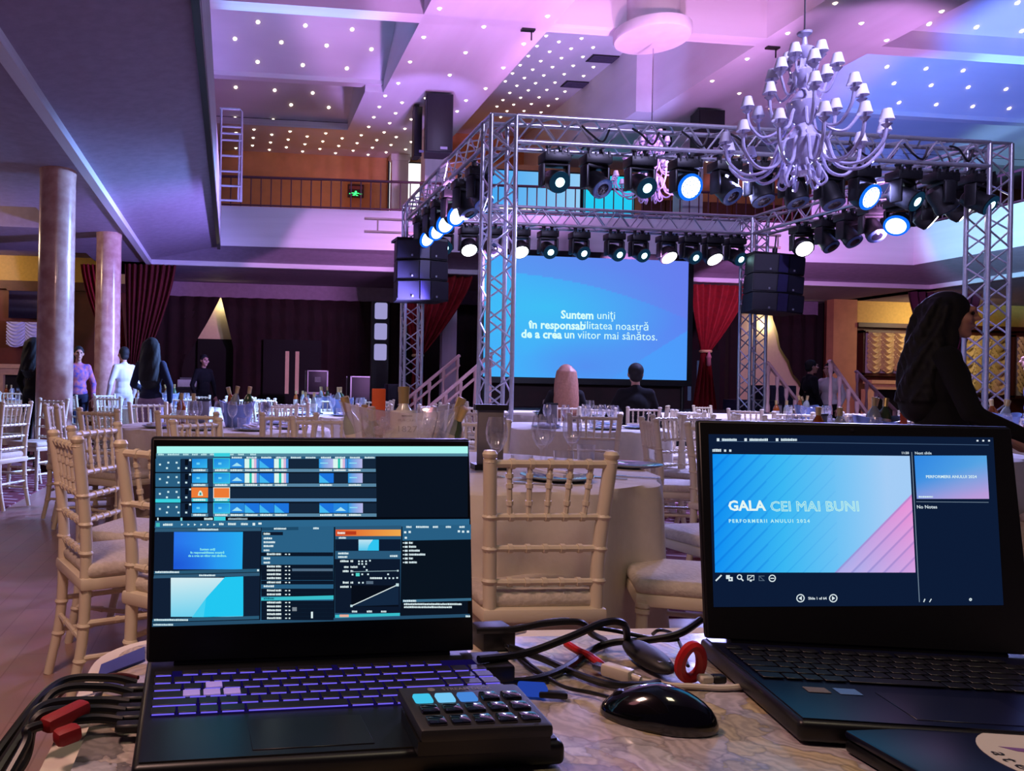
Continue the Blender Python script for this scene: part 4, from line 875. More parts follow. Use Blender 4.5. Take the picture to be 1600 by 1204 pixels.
# big clear ice tub with bottles
bp = ad(626, 690, 3.1); B = Vector((bp.x, bp.y, zt))
tub(tuple(B), .255, .16, .27, 'large clear oval ice tub full of bottles on the nearest table')
for dx, dy, tx, ty, gm, h, lb in ((-.15, 0, .1, -.30, pale_gl, .29, 'pale bottle with cork leaning out at the left end of the big ice tub'), (.13, -.02, .1, .36, pale_gl, .30, 'bottle with gold foil neck sticking out at the right end of the big ice tub'), (-.10, -.05, -.5, -.5, green_gl, .27, 'green bottle lying in the ice left of the labelled bottle'), (.09, -.06, -.55, .35, amber_gl, .27, 'amber bottle lying in the ice right of the labelled bottle'), (.16, .04, .45, .3, green_gl, .28, 'dark bottle leaning back at the right of the big ice tub'), (-.08, .06, .35, -.2, green_gl, .3, 'green bottle neck behind the labelled bottle')):
    bottle((B.x + dx, B.y + dy, zt + .03), tx, ty, gm, lb, h * (1 if abs(dx) > .12 else .85))
t = bottle((B.x - .0, B.y - .06, zt + .02), -.06, 0, mat('clear_bottle', (190, 186, 176), .15), 'pale bottle with the year 1827 on its white label in the big ice tub', .30, lab=False)
t.scale = (1.35, 1.35, 1.1); MB().shell([(.0392, .118), (.0392, .215)], 24).build('paper_label', label_w, t)
m = MB(); 
for body, size, z in (('1827', .031, .138), ('PURCARI', .0125, .175)):
    text_mb(m, body, size, Matrix.Translation((0, -.0405, z)) @ RX, align='CENTER')
m.box((0, -.0405, .195), (.03, .001, .004)); m.build('lettering', ink, t, smooth=False)
p = ad(592, 605, 3.6); t = thing('orange_card', 'orange card standing behind the big ice tub', 'card', (p.x, p.y, zt), .1); MB().rbox((0, 0, .17), (.065, .012, .34), .003).build('card', orange, t)
# green bottle and small bottles behind the tub
p = ad(570, 640, 3.75); bottle((p.x, p.y, zt), 0, 0, mat('lime_bottle', (120, 150, 50), .2), 'lime green bottle behind the left of the big ice tub', .26, lab=False)
# ---- other tables
SPEC = [(-.05, 6.4, 'the table behind the left laptop', [-2.9, -2.3, -1.75, -1.2, -.6, .2, 1.2, 2.2, 3.0], [-2.6, -1.9, -1.2, -.4, .8, 2.2], True, True),
        (1.25, 9.5, 'the table before the left steps', [-2.8, -2.1, -1.4, -.7, 0, 1.0, 2.2], [-2.4, -1.5, -.6, .5], True, False),
        (-1.0, 11.5, 'the table right of the columns', [-2.7, -2.0, -1.3, -.6, .1, 1.2, 2.4], [-2.2, -1.2, -.2], True, False),
        (3.3, 7.2, 'the table in the gap between the laptops', [-2.6, -1.9, -1.2, -.5, .2, 1.0, 2.0, 2.9], [-2.4, -1.5, -.6, .6], False, True),
        (4.75, 10.7, 'the grey sided table of the seated couple', [-.6, .1, 3.0], [-2.4, -1.4, -.5, .6, 1.7], False, False),
        (4.15, 4.75, 'the table behind the right laptop', [-2.8, -1.2, -.4, .4, 1.2, 2.1, 2.9], [-2.2, -1.2, .0, 1.2, 2.3], True, True),
        (7.0, 6.5, 'the table beside the standing woman', [-2.6, -1.9, -1.2, -.4, .6, 1.6, 2.6], [-2.2, -1.2, -.2, 1.2], True, False),
        (7.35, 9.4, 'the table before the right tower', [-2.6, -1.8, -1.0, -.2, .8, 2.0], [-2.2, -1.0, .2], True, False),
        (9.6, 7.6, 'the table at the right picture edge', [-2.1, -1.4, 2.6], [-2.4, -1.4], True, False),
        (-4.6, 11.3, 'the table left of the thick column', [-2.4, -1.6, -.9, -.2, .8, 2.0], [-2.0, -1.2, -.3], True, False),
        (-3.7, 14.6, 'the table between the two columns', [-2.2, -1.5, -.8, .0, 1.2], [-1.8, -.9], True, False),
        (1.35, 12.1, 'the far table by the left stage steps', [-2.4, -1.6, -.8, 3.1], [-2.0, -1.0], True, False)]
for i, (x, y, desc, ca, sa, bk, near) in enumerate(SPEC):
    table(x, y, desc[4:] + ', round with a white floor length cloth', 0)
    ring_chairs(x, y, ca, desc, near)
    dress(x, y, 0, i, desc, sa, bk, True, i + 5, 2)
for x, y, f, lb in ((-2.05, 7.0, 1.2, 'white chair seen sideways at the left picture edge'), (-2.0, 8.3, 2.6, 'white chair standing on the carpet before the thick column'), (2.62, 8.6, .1, 'lone white chair before the front left tower'), (4.75, 8.0, .3, 'lone white chair behind the blonde woman, left of the aisle'), (5.9, 7.75, -.2, 'lone white chair in the aisle right of the seated man')):
    chair(x, y, f, lb, None, True)
for x, y, z, lb, mt in ((1.75, 6.6, .77, 'orange juice carton on the table behind the big ice tub', orange), (4.45, 4.9, .77, 'orange card standing on the table behind the right laptop', orange), (6.15, 9.0, .77, 'blue card between the seated couple', bluecard)):
    pass
p = Vector((4.35, 4.6, zt)); t = thing('orange_card', 'orange card standing beside the bucket behind the right laptop', 'card', tuple(p), .3); MB().rbox((0, 0, .14), (.06, .012, .27), .003).build('card', orange, t)
p = Vector((4.66, 10.05, zt)); t = thing('blue_card', 'blue card standing between the seated couple', 'card', tuple(p), .1); MB().rbox((0, 0, .14), (.12, .02, .28), .003).build('card', bluecard, t)
# ================================================================== PEOPLE
def grow(mb, name, material, parent, voxel, smooth=6):
    """fuse overlapping tapered volumes into one continuous surface"""
    o = mb.build(name, material, parent)
    r = o.modifiers.new('fuse', 'REMESH'); r.mode = 'VOXEL'; r.voxel_size = voxel; r.use_smooth_shade = True
    s = o.modifiers.new('relax', 'SMOOTH'); s.factor = .5; s.iterations = smooth; return o
def hand(m, w, d, side, s=1.0, curl=.5):
    """palm and five bent fingers; w wrist point, d direction of the hand"""
    w = Vector(w); d = Vector(d).normalized(); sd = d.cross(Vector((0, 0, 1)))
    if sd.length < .1: sd = Vector((side, 0, 0))
    sd = sd.normalized() * side; up = sd.cross(d) * side
    p = w + d * .05 * s; m.ball(p, .034 * s, 8, (1, 1.2, .7)); m.cap(w, w + d * .075 * s, .024 * s, .03 * s, 8)
    for k, L in enumerate((.068, .078, .072, .056)):
        a = w + d * .08 * s + sd * ((k - 1.5) * .019 * s); b = a + (d - up * curl * .4).normalized() * L * .55 * s; c = b + (d - up * curl * 1.2).normalized() * L * .5 * s
        m.cap(a, b, .0095 * s, .009 * s, 6); m.cap(b, c, .009 * s, .0075 * s, 6)
    a = w + d * .025 * s - sd * .03 * s; b = a + (d * .6 - sd * .8).normalized() * .035 * s; m.cap(a, b, .011 * s, .010 * s, 6); m.cap(b, b + (d - sd * .1).normalized() * .03 * s, .010 * s, .008 * s, 6)
def person(label, loc, rz, h=1.7, pose='stand', top=suit, bottom=suit, hair=hair_d, style='short', arms=None, lean=0, voxel=.013, turn=0, skirt=None, topname='jacket', grp=None):
    s = h / 1.72; t = thing('person', label, 'person', loc, rz, grp); v = lambda x, y, z: Vector((x * s, y * s, z * s))
    sit = pose == 'sit'; dz = -.36 if sit else 0
    ly = lambda y, z: y + math.sin(lean) * (z - .95 - dz)
    sh = [v(k * .150, ly(-.01, 1.385 + dz), 1.385 + dz) for k in (-1, 1)]
    neck0, neck1 = v(0, ly(-.015, 1.42 + dz), 1.42 + dz), v(0, ly(.005, 1.52 + dz), 1.53 + dz); hc = v(0, ly(.02, 1.61 + dz), 1.61 + dz)
    pel = v(0, 0, .96 + dz); ch = v(0, ly(.0, 1.26 + dz), 1.26 + dz); wa = v(0, ly(.01, 1.08 + dz), 1.08 + dz)
    hips = [v(k * .09, 0, .90 + dz) for k in (-1, 1)]
    knees = [v(k * .11, .42, .50) if sit else v(k * .10, .02, .49) for k in (-1, 1)]
    ank = [v(k * .11, .40, .08) if sit else v(k * .10, -.01, .08) for k in (-1, 1)]
    arms = arms or (((-.25, -.02, 1.12), (-.23, .1, .88)), ((.25, -.02, 1.12), (.23, .1, .88)))
    el = [v(a[0][0], ly(a[0][1], a[0][2] + dz), a[0][2] + dz) for a in arms]; wr = [v(a[1][0], ly(a[1][1], a[1][2] + dz), a[1][2] + dz) for a in arms]
    HM = Matrix.Translation(hc) @ Matrix.Rotation(turn, 4, 'Z')
    def head(m):
        B = lambda c, r, sc: m.ball(None, r * s, 12, sc, HM @ Matrix.Translation(Vector(c) * s))
        B((0, -.012, .02), .082, (.93, 1.14, 1.12)); B((0, .03, -.035), .062, (.92, 1.0, 1.25)); B((0, .062, -.095), .026, (1.1, .9, .9))
        B((0, .086, .035), .03, (1.6, .6, .6)); B((0, .108, -.012), .015, (.9, 1.3, 1.0)); B((0, .100, .012), .011, (.8, 1, 2)); B((0, .092, -.052), .015, (1.5, .8, .7))
        for k in (-1, 1): B((k * .08, -.01, -.005), .021, (.4, .8, 1.4)); B((k * .045, .062, -.018), .028, (1, .8, .9))
    m = MB(); m.cap(neck0, neck1, .052 * s, .046 * s); head(m)
    m.cap(sh[0], sh[1], .058 * s); m.ball(ch, .12 * s, 10, (1.22, .82, 1.15)); m.ball(wa, .11 * s, 10, (1.08, .82, 1.2)); m.ball(pel, .125 * s, 10, (1.15, .88, .95)); m.cap(wa, ch, .1 * s)
    for k in (0, 1):
        sg = (-1, 1)[k]; m.cap(sh[k], el[k], .046 * s, .036 * s); m.cap(el[k], wr[k], .036 * s, .026 * s); hand(m, wr[k], wr[k] - el[k], sg, s)
        m.cap(hips[k], knees[k], .078 * s, .055 * s); m.cap(knees[k], ank[k], .052 * s, .036 * s); m.cap(ank[k] + v(0, -.02, -.04), ank[k] + v(0, .15, -.05), .036 * s, .03 * s)
    grow(m, 'body', skin, t, voxel * .75, 4)
    m = MB(); m.cap(sh[0], sh[1], .064 * s); m.cap(sh[0], neck0, .05 * s, .055 * s); m.cap(sh[1], neck0, .05 * s, .055 * s); m.ball(ch, .132 * s, 10, (1.26, .9, 1.2)); m.ball(wa, .125 * s, 10, (1.1, .9, 1.25)); m.ball(pel + v(0, 0, .02), .135 * s, 10, (1.17, .95, .85)); m.cap(neck0 + v(0, 0, -.03), neck0 + v(0, .0, .02), .062 * s)
    for k in (0, 1): m.cap(sh[k], el[k], .060 * s, .050 * s); m.cap(el[k], el[k].lerp(wr[k], .9), .048 * s, .038 * s)
    grow(m, topname, top, t, voxel)
    m = MB(); m.ball(pel, .135 * s, 10, (1.16, .92, .8))
    for k in (0, 1): m.cap(hips[k], knees[k], .09 * s, .068 * s); m.cap(knees[k], knees[k].lerp(ank[k], .95), .064 * s, .052 * s)
    if skirt: m.cap(pel, v(0, .02, .55), .14 * s, .17 * s)
    grow(m, 'trousers' if not skirt else 'skirt', bottom, t, voxel)
    m = MB()
    for k in (0, 1): m.cap(ank[k] + v(0, -.03, -.035), ank[k] + v(0, .16, -.045), .042 * s, .036 * s)
    grow(m, 'shoes', black, t, voxel)
    m = MB(); B = lambda c, r, sc: m.ball(None, r * s, 12, sc, HM @ Matrix.Translation(Vector(c) * s))
    if style == 'short': B((0, -.024, .036), .088, (.98, 1.12, 1.08)); B((0, -.05, -.03), .066, (1.1, .9, 1.0))
    else:
        B((0, -.026, .036), .093, (1.04, 1.14, 1.1)); L = {'long': .46, 'curly': .5, 'mid': .36, 'wavy': .48}[style]; R_ = .098
        for k in range(9):
            q = k / 8; wdt = R_ * (1 + (.42 if style == 'wavy' else .35) * math.sin(PI * (q * .75 + .0)))
            B((.012 * math.sin(k * 2.1) * (style == 'wavy'), -.055 - (.07 if style == 'wavy' else .035) * q, .02 - L * q), wdt * .82, (1.22, .95 if style == 'wavy' else .82, 1.1))
        for k in (-1, 1): B((k * .066, -.012, -.02), .045, (.7, 1.0, 1.6)); B((k * .075, -.02, -.12), .045, (.8, 1.0, 1.8))
        wv = .016 if style == 'wavy' else .004
        for k in range(26):
            a = -2.1 + 4.2 * k / 25; pts = []
            for j in range(12):
                q = j / 11; wd = R_ * (1 + (.42 if style == 'wavy' else .35) * math.sin(PI * q * .75)); rr = 1 if q > .06 else .6
                pts.append(HM @ (Vector((wd * 1.0 * rr * math.sin(a) + wv * math.sin(q * 17 + k * 1.9), -.05 - (.07 if style == 'wavy' else .035) * q - wd * .80 * rr * math.cos(a) * (1 if math.cos(a) > 0 else .5) + wv * math.cos(q * 15 + k), .095 - (L + .075) * q)) * s))
            m.tube(pts, .0125 * s, 6)
        if style == 'curly':
            rnd = random.Random(5)
            for k in range(46):
                a = rnd.uniform(2.6, 6.8); q = rnd.random(); B((.12 * math.cos(a) * (1 + .4 * q), -.05 + .10 * math.sin(a), .06 - .5 * q), .034, (1, 1, 1.3))
    grow(m, 'hair', hair, t, voxel * .8, 2)
    m = MB()
    for k in (-1, 1): m.ball(None, .011 * s, 8, (1.2, .7, .8), HM @ Matrix.Translation(Vector((k * .033, .083, .012)) * s))
    m.build('eyes', black, t)
    return t
wp = ad(1470, 600, 3.9)
person('woman in black with long curly dark hair standing in profile, reaching right', (wp.x, wp.y, 0), heading(.80, -.60), 1.62, 'stand', suit, suit, hair_d, 'wavy', (((-.27, .06, 1.10), (-.15, .30, .96)), ((.27, .08, 1.10), (.14, .34, .98))), .03, .011)
bw = ad(884, 600, 9.5); person('blonde woman in black seated with her back to the room', (bw.x, bw.y, 0), heading(.3, 1), 1.78, 'sit', suit, suit, hair_b, 'long', (((-.26, .1, 1.12), (-.14, .36, 1.10)), ((.26, .1, 1.12), (.15, .38, 1.2))))
bm_ = ad(993, 600, 9.5); person('man in a dark suit with short hair seated right of the blonde woman', (bm_.x, bm_.y, 0), heading(.3, 1), 1.83, 'sit', suit, suit, hair_d, 'short', (((-.27, .1, 1.12), (-.12, .36, 1.10)), ((.27, .1, 1.12), (.13, .36, 1.10))))
for p, lb in ((bw, 'white chair on which the blonde woman sits'), (bm_, 'white chair on which the man in the dark suit sits')): chair(p.x, p.y - .02, -.1, lb, None, False)
p = ad(236, 600, 9.7); person('woman with long black hair in a navy jacket standing by the red curtain', (p.x, p.y, 0), heading(.25, .97), 1.66, 'stand', navy, jeans, hair_d, 'long', (((-.25, .02, 1.13), (-.16, .24, 1.05)), ((.26, -.02, 1.12), (.24, .05, .9))))
p = ad(52, 600, 10.8); person('long haired person in dark clothes half behind the thick column', (p.x, p.y, 0), heading(.5, .8), 1.70, 'stand', suit, suit, hair_d, 'mid')
p = ad(122, 600, 12.2); person('person in a flowered top standing between the columns', (p.x, p.y, 0), heading(.3, -.95), 1.66, 'stand', floral, navy, hair_d, 'short', topname='blouse')
p = ad(193, 600, 12.6); person('server in a white shirt half behind the second column', (p.x, p.y, 0), heading(-.6, .8), 1.68, 'stand', shirt, shirt, hair_d, 'short', topname='shirt')
p = ad(1266, 600, 14.2); person('man in a dark jacket talking behind the pink handrail', (p.x, p.y, 0), heading(.9, -.2), 1.74, 'stand', suit, suit, hair_d, 'short')
p = ad(1296, 600, 14.3); person('man in a white shirt talking behind the pink handrail', (p.x, p.y, 0), heading(-.9, -.3), 1.70, 'stand', shirt, suit, hair_d, 'short', topname='shirt')
p = ad(1624, 600, 8.2); person('person in blue cut by the right picture edge', (p.x, p.y, 0), heading(-.6, .5), 1.62, 'stand', mat('royal_blue_cloth', (24, 40, 120), .8), suit, hair_d, 'short', lean=.05)
p = ad(318, 600, 15.2); person('dim figure in dark clothes beside the desk', (p.x, p.y, 0), heading(.5, -.8), 1.68, 'stand', suit, suit, hair_d, 'short')
# ================================================================== FOREGROUND WORK TABLE
TZ = .78
def print_mat():
    m = bpy.data.materials.new('flower_print_cover'); m.use_nodes = True; nt = m.node_tree; b = nt.nodes['Principled BSDF']; L = nt.links.new; N_ = nt.nodes.new
    tc = N_('ShaderNodeTexCoord'); n1 = N_('ShaderNodeTexNoise'); n1.inputs['Scale'].default_value = 5; n1.inputs['Detail'].default_value = 6
    add = N_('ShaderNodeMixRGB'); add.blend_type = 'LINEAR_LIGHT'; add.inputs[0].default_value = .28
    L(tc.outputs['Object'], n1.inputs['Vector']); L(tc.outputs['Object'], add.inputs[1]); L(n1.outputs['Color'], add.inputs[2])
    vo = N_('ShaderNodeTexVoronoi'); vo.inputs['Scale'].default_value = 12; L(add.outputs[0], vo.inputs['Vector'])
    r = N_('ShaderNodeValToRGB'); e = r.color_ramp.elements; e[0].position = 0; e[0].color = (*lin((214, 206, 210)), 1); e[1].position = 1; e[1].color = (*lin((226, 214, 196)), 1)
    for p_, c in ((.25, (190, 180, 190)), (.45, (204, 186, 146)), (.6, (130, 124, 124)), (.72, (224, 220, 226)), (.86, (184, 168, 128))): q = e.new(p_); q.color = (*lin(c), 1)
    L(vo.outputs['Color'], r.inputs['Fac'])
    v2 = N_('ShaderNodeTexVoronoi'); v2.feature = 'DISTANCE_TO_EDGE'; v2.inputs['Scale'].default_value = 12; L(add.outputs[0], v2.inputs['Vector'])
    r2 = N_('ShaderNodeValToRGB'); r2.color_ramp.elements[0].color = (*lin((84, 78, 92)), 1); r2.color_ramp.elements[1].position = .06; r2.color_ramp.elements[1].color = (1, 1, 1, 1); L(v2.outputs['Distance'], r2.inputs['Fac'])
    wv = N_('ShaderNodeTexWave'); wv.inputs['Scale'].default_value = 14; wv.inputs['Distortion'].default_value = 7; wv.inputs['Detail'].default_value = 3; L(add.outputs[0], wv.inputs['Vector'])
    mx = N_('ShaderNodeMixRGB'); mx.blend_type = 'MULTIPLY'; mx.inputs[0].default_value = .42; L(r.outputs[0], mx.inputs[1]); L(r2.outputs[0], mx.inputs[2])
    m3 = N_('ShaderNodeMixRGB'); m3.blend_type = 'MULTIPLY'; m3.inputs[0].default_value = .28; L(mx.outputs[0], m3.inputs[1]); L(wv.outputs['Color'], m3.inputs[2]); L(m3.outputs[0], b.inputs['Base Color'])
    b.inputs['Roughness'].default_value = .42; b.inputs['Coat Weight'].default_value = .6; b.inputs['Coat Roughness'].default_value = .12
    bp = N_('ShaderNodeBump'); bp.inputs['Strength'].default_value = .25; bp.inputs['Distance'].default_value = .01; n2 = N_('ShaderNodeTexNoise'); n2.inputs['Scale'].default_value = 14; L(tc.outputs['Object'], n2.inputs['Vector']); L(n2.outputs['Fac'], bp.inputs['Height']); L(bp.outputs[0], b.inputs['Coat Normal'])
    return m
def rounded(x0, x1, y0, y1, r, n=10):
    pts = []
    for cx, cy, a0 in ((x1 - r, y1 - r, 0), (x0 + r, y1 - r, PI / 2), (x0 + r, y0 + r, PI), (x1 - r, y0 + r, 1.5 * PI)):
        pts += [(cx + r * math.cos(a0 + PI / 2 * k / n), cy + r * math.sin(a0 + PI / 2 * k / n)) for k in range(n + 1)]
    return pts
tab = thing('work_table', 'table of the control desk carrying the laptops', 'table', (.95, .6, 0))
MB().prism([(x - .95, y - .6, TZ - .04) for x, y in rounded(-.15, 2.0, .12, 1.03, .10)], (0, 0, .034)).build('tabletop', wood, tab)
for x, y in ((-1.0, -.38), (.95, -.38), (-1.0, .33), (.95, .33)): MB().cyl((x, y, 0), (x, y, TZ - .04), .025).build('leg', black, tab)
def cover(r0, z0, drop, inset, name, material, label, cat):
    o1 = rounded(-.158 + inset, 2.01 - inset, .11 + inset, 1.038 - inset, r0); n = len(o1); cxm, cym = .9, .58
    m = MB(); vs = [(x, y, z0) for x, y in o1] + [(x + (x - cxm) * .004, y + (y - cym) * .004, z0 - .012) for x, y in o1] + [(x + .012 * math.sin(k * 1.3), y + .012 * math.cos(k * 1.7) + .01, z0 - drop) for k, (x, y) in enumerate(o1)]
    fs = [tuple(range(n))]
    for j in range(2): fs += [(j * n + k, j * n + (k + 1) % n, (j + 1) * n + (k + 1) % n, (j + 1) * n + k) for k in range(n)]
    return tag(m.add(vs, fs).build(name, material), label, cat)
cover(.11, TZ - .004, .28, 0, 'tablecloth', cloth, 'white cloth hanging over the edge of the control desk', 'tablecloth')
tag(MB().prism([(x, y, TZ - .003) for x, y in rounded(-.13, 1.98, .12, 1.0, .05)], (0, 0, .003)).build('printed_cover', print_mat(), smooth=False), 'glossy flower printed plastic cover under the laptops', 'table cover')
# ---------------------------------------------------------------- laptops
KG = glow('key_backlight', (122, 104, 255), .85); KM = mat('key_plastic', (20, 18, 34), .45); KW = mat('clear_key', (170, 150, 235), .4, emit=.28)
def laptop(label, c, rz, W_, D_, back, lh, tilt, shell, deck_m, z=TZ):
    t = thing('laptop', label, 'laptop', (*c, z), rz)
    MB().rbox((0, (back - D_) / 2, .0125), (W_, D_ + back, .021), .006, 3).build('base', shell, t)
    MB().box((0, (back - D_) / 2, .0236), (W_ - .012, D_ + back - .012, .0016)).build('deck', deck_m, t)
    lid = MB().rbox((0, .004, lh / 2 + .004), (W_, .009, lh), .004, 2).build('lid', shell, t, loc=(0, 0, .0235), rot=(-tilt, 0, 0))
    MB().rbox((0, -.0015, lh / 2 + .003), (W_ - .004, .003, lh - .004), .0012, 1).build('bezel', black, lid)
    MB().cyl((-W_ * .42, .006, .002), (W_ * .42, .006, .002), .008, n=10).build('hinge', black, lid)
    M = Matrix.Translation((*c, z)) @ Matrix.Rotation(rz, 4, 'Z') @ Matrix.Translation((0, 0, .0235)) @ Matrix.Rotation(-tilt, 4, 'X'); Mi = M.inverted()
    def loc(px, py):
        o = Mi @ Vector((0, 0, H)); d = Mi.to_3x3() @ ray(px, py); q = o + d * ((-.0032 - o.y) / d.y); return q.x, q.z
    return t, lid, loc
def keyrow(t, mb_name, widths, x0, y, pitch, kh, z, material, cache={}):
    x = x0
    for w_ in widths:
        if w_ > 0:
            key = (round(w_, 2), material.name, kh)
            if key not in cache:
                mk = MB().rbox((0, 0, 0), (w_ * pitch - .0022, kh, .0016), .0005, 1); nf = len(mk.f); hw = w_ * pitch / 2 - .0022
                if material is KM: mk.add([(-hw, -kh / 2 - .0006, -.0014), (hw, -kh / 2 - .0006, -.0014), (hw, -kh / 2 - .0003, .0003), (-hw, -kh / 2 - .0003, .0003)], [(0, 1, 2, 3)])
                me_ = mk.mesh('key', material); me_.materials.append(KG); cache[key] = me_
                if material is KM: me_.polygons[nf].material_index = 1
            obj('key', cache[key], t, (x + w_ * pitch / 2, y, z))
        x += abs(w_) * pitch
ROWS = [[1, -.4, 1, 1, 1, 1, -.2, 1, 1, 1, 1, -.2, 1, 1, 1, 1, 1, 1], [1] * 13 + [2, 1, 1, 1], [1.5] + [1] * 12 + [1.5, 1, 1, 1], [1.75] + [1] * 11 + [2.25, 1, 1, 1], [2.25] + [1] * 10 + [1.75, 1, 1, 1, 1], [1.25, 1, 1, 1.25, 5, 1.25, 1, 1, 1.25, 1, 1, 1, 1]]
class UI:
    """flat picture of a display, drawn from photo coordinates onto the lid plane"""
    def __init__(s, loc): s.m = MB(); s.loc = loc; s.k = 0
    def P(s, x, y): a, b = s.loc(x, y); return (a, -.0032 - s.k * .00001, b)
    def q(s, x0, y0, x1, y1, c, c2=None, horiz=True):
        s.k += 1; pts = [s.P(x0, y1), s.P(x1, y1), s.P(x1, y0), s.P(x0, y0)]; a = lin(c); b = lin(c2) if c2 else a
        s.m.add(pts, [(0, 1, 2, 3)], [a, b, b, a] if horiz else [b, b, a, a])
    def poly(s, pts, c): s.k += 1; s.m.add([s.P(*p) for p in pts], [tuple(range(len(pts)))], lin(c))
    def line(s, x0, y0, x1, y1, w_, c):
        d = math.hypot(x1 - x0, y1 - y0); nx, ny = -(y1 - y0) / d * w_ / 2, (x1 - x0) / d * w_ / 2; s.poly([(x0 + nx, y0 + ny), (x1 + nx, y1 + ny), (x1 - nx, y1 - ny), (x0 - nx, y0 - ny)], c)
    def text(s, body, x, y, hpx, c, align='LEFT', **kw):
        s.k += 1; a = s.P(x, y); b = s.P(x, y - hpx); e = s.P(x + hpx, y); sz = (b[2] - a[2]) / .72; ang = math.atan2(e[2] - a[2], e[0] - a[0])
        text_mb(s.m, body, sz, Matrix.Translation(a) @ Matrix.Rotation(-ang, 4, 'Y') @ RX, lin(c), align, **kw)
    def grid(s, x0, y0, x1, y1, nu, nv, fn, skew=None):
        s.k += 1; vs = []; cs = []
        for j in range(nv + 1):
            for i in range(nu + 1):
                u, v = i / nu, j / nv; vs.append(s.P(x0 + (x1 - x0) * u + (skew or 0) * v, y0 + (y1 - y0) * v)); cs.append(lin(fn(u, v)))
        s.m.add(vs, [((j + 1) * (nu + 1) + i, (j + 1) * (nu + 1) + i + 1, j * (nu + 1) + i + 1, j * (nu + 1) + i) for j in range(nv) for i in range(nu)], cs)
    def marks(s, x0, y, x1, c, h=2.6, seed=1):
        """word-like runs of small marks for illegibly small interface text"""
        r = random.Random(seed + int(x0 * 7 + y)); x = x0
        while x < x1:
            w_ = min(r.uniform(1.2, 2.6), x1 - x); s.q(x, y - h / 2 - r.random() * .6, x + w_, y + h / 2, c); x += w_ + .5
DK = (12, 24, 44); BAR = (44, 98, 134); STR = (92, 138, 168); CYN = (60, 215, 230)
# left laptop: media server interface
LA, lidA, locA = laptop('left open black laptop with purple lit keys and media software on screen', (.099, .86), .054, .372, .222, .03, .245, R(6), lap_m, lap_m)
u = UI(locA); Yb = lambda x: 978 - (x - 238) * 16 / 493
u.poly([(245, 697), (731, 699), (731, 963), (238, 978)], (11, 20, 34))
u.q(245, 697, 731, 708, (176, 255, 250)); u.q(244, 708, 731, 712.5, (84, 136, 160)); u.q(244, 712.5, 587, 717, (50, 100, 134))
for k, x in enumerate((247, 262, 286, 300, 314, 328, 346, 356, 372, 391)): u.marks(x, 705.5 + 4.5, x + (18 if k == 1 else 9), (200, 240, 245), 2, k)
rows = [(716.5, 731, 732, 737), (739, 754, 755, 760), (762, 777, 778, 783), (785.5, 800.5, 801.5, 806.5)]
cols = [359, 382, 405, 428, 451, 474, 498, 520, 543, 566]
TH = {(0, 0): 'm', (0, 1): 's', (0, 2): 'b', (0, 3): 's', (1, 0): 'm', (1, 1): 's', (1, 2): 'b', (1, 3): 's', (3, 0): 'm', (3, 1): 'b', (3, 2): 'b', (3, 3): 'b', (0, 6): 'g', (0, 7): 's', (0, 8): 'g', (1, 6): 'b', (1, 8): 'g', (3, 6): 'b', (3, 7): 'm', (3, 8): 'g'}
for r_, (a, b, c, d) in enumerate(rows):
    u.q(243, a, 282, d, BAR); u.q(283, a, 299, d, (20, 40, 66)); u.q(289, a + 1, 294, a + 10, (8, 14, 26))
    for x, y in ((250, a + 9), (263, a + 6), (276, a + 6), (261, a + 14.5), (279, a + 14.5), (291, a + 14.5), (297, a + 2)): u.q(x - 1.5, y - 1.4, x + 1.5, y + 1.4, (215, 245, 250))
    u.q(359, a, 587, b, (22, 40, 62)); u.q(299, c, 587, d, STR if r_ != 2 else (86, 134, 176)); u.q(325, a, 333, d, (30, 60, 92))
    if r_ == 2: u.q(243, d - 4, 282, d + 1.5, CYN)
    for x0 in (300, 334):
        if r_ == 2: u.q(x0 - 1, a - 1, x0 + 25, b, (246, 128, 58)); u.q(x0, c, x0 + 24, d, CYN)
        else:
            u.grid(x0, a, x0 + 24, b, 6, 4, lambda p, q: mixc((30, 140, 232), (60, 196, 248), p * .4 + q * .5)); u.q(x0 + 7, a + 6, x0 + 12, a + 9, (120, 220, 255))
        u.marks(x0 + 2, c + 2.5, x0 + 21, (235, 250, 250), 2.4, r_)
    for x0, y0, x1, y1 in ((334, a - 1, 359, a), (334, b, 359, b + 1), (333, a - 1, 334, b + 1), (358, a - 1, 359, b + 1)): u.q(x0, y0, x1, y1, CYN if r_ != 2 else (250, 250, 240))
    if r_ == 2:
        u.poly([(309, 774), (310, 769), (312, 766), (314, 766), (316, 769), (317, 774)], (225, 250, 235)); u.q(311.5, 769, 314.5, 773, (60, 150, 150))
    for k, x0 in enumerate(cols):
        kd = TH.get((r_, k)); x1 = x0 + 22.5
        if kd == 'm': u.q(x0, a, x1, b, (40, 140, 230)); u.poly([(x0 + 3, b - 3), (x0 + 11, a + 6), (x1 - 3, b - 3)], (170, 235, 255))
        elif kd == 's':
            for j, c_ in enumerate(((225, 255, 250), (225, 255, 250), (40, 200, 180), (230, 250, 250), (225, 190, 225), (70, 150, 230))): u.q(x0 + j * 3.7, a, x0 + j * 3.7 + 3.8, b, c_)
        elif kd == 'b': u.q(x0, a, x1, b, (30, 120, 230)); u.poly([(x0, a + 2), (x0 + 16, b), (x0, b)], (70, 190, 250))
        elif kd == 'g': u.q(x0, a, x1, b, (40, 160, 235), (190, 190, 240)); u.q(x0 + 2, a + 6, x0 + 14, a + 7.5, (150, 235, 255))
        if kd: u.marks(x0 + 1, c + 2.5, x0 + 20, (235, 250, 250), 2.4, k)
        if r_ == 0: u.marks(x0 + 3, 714.8, x0 + 19, (220, 245, 250), 2.2, k)
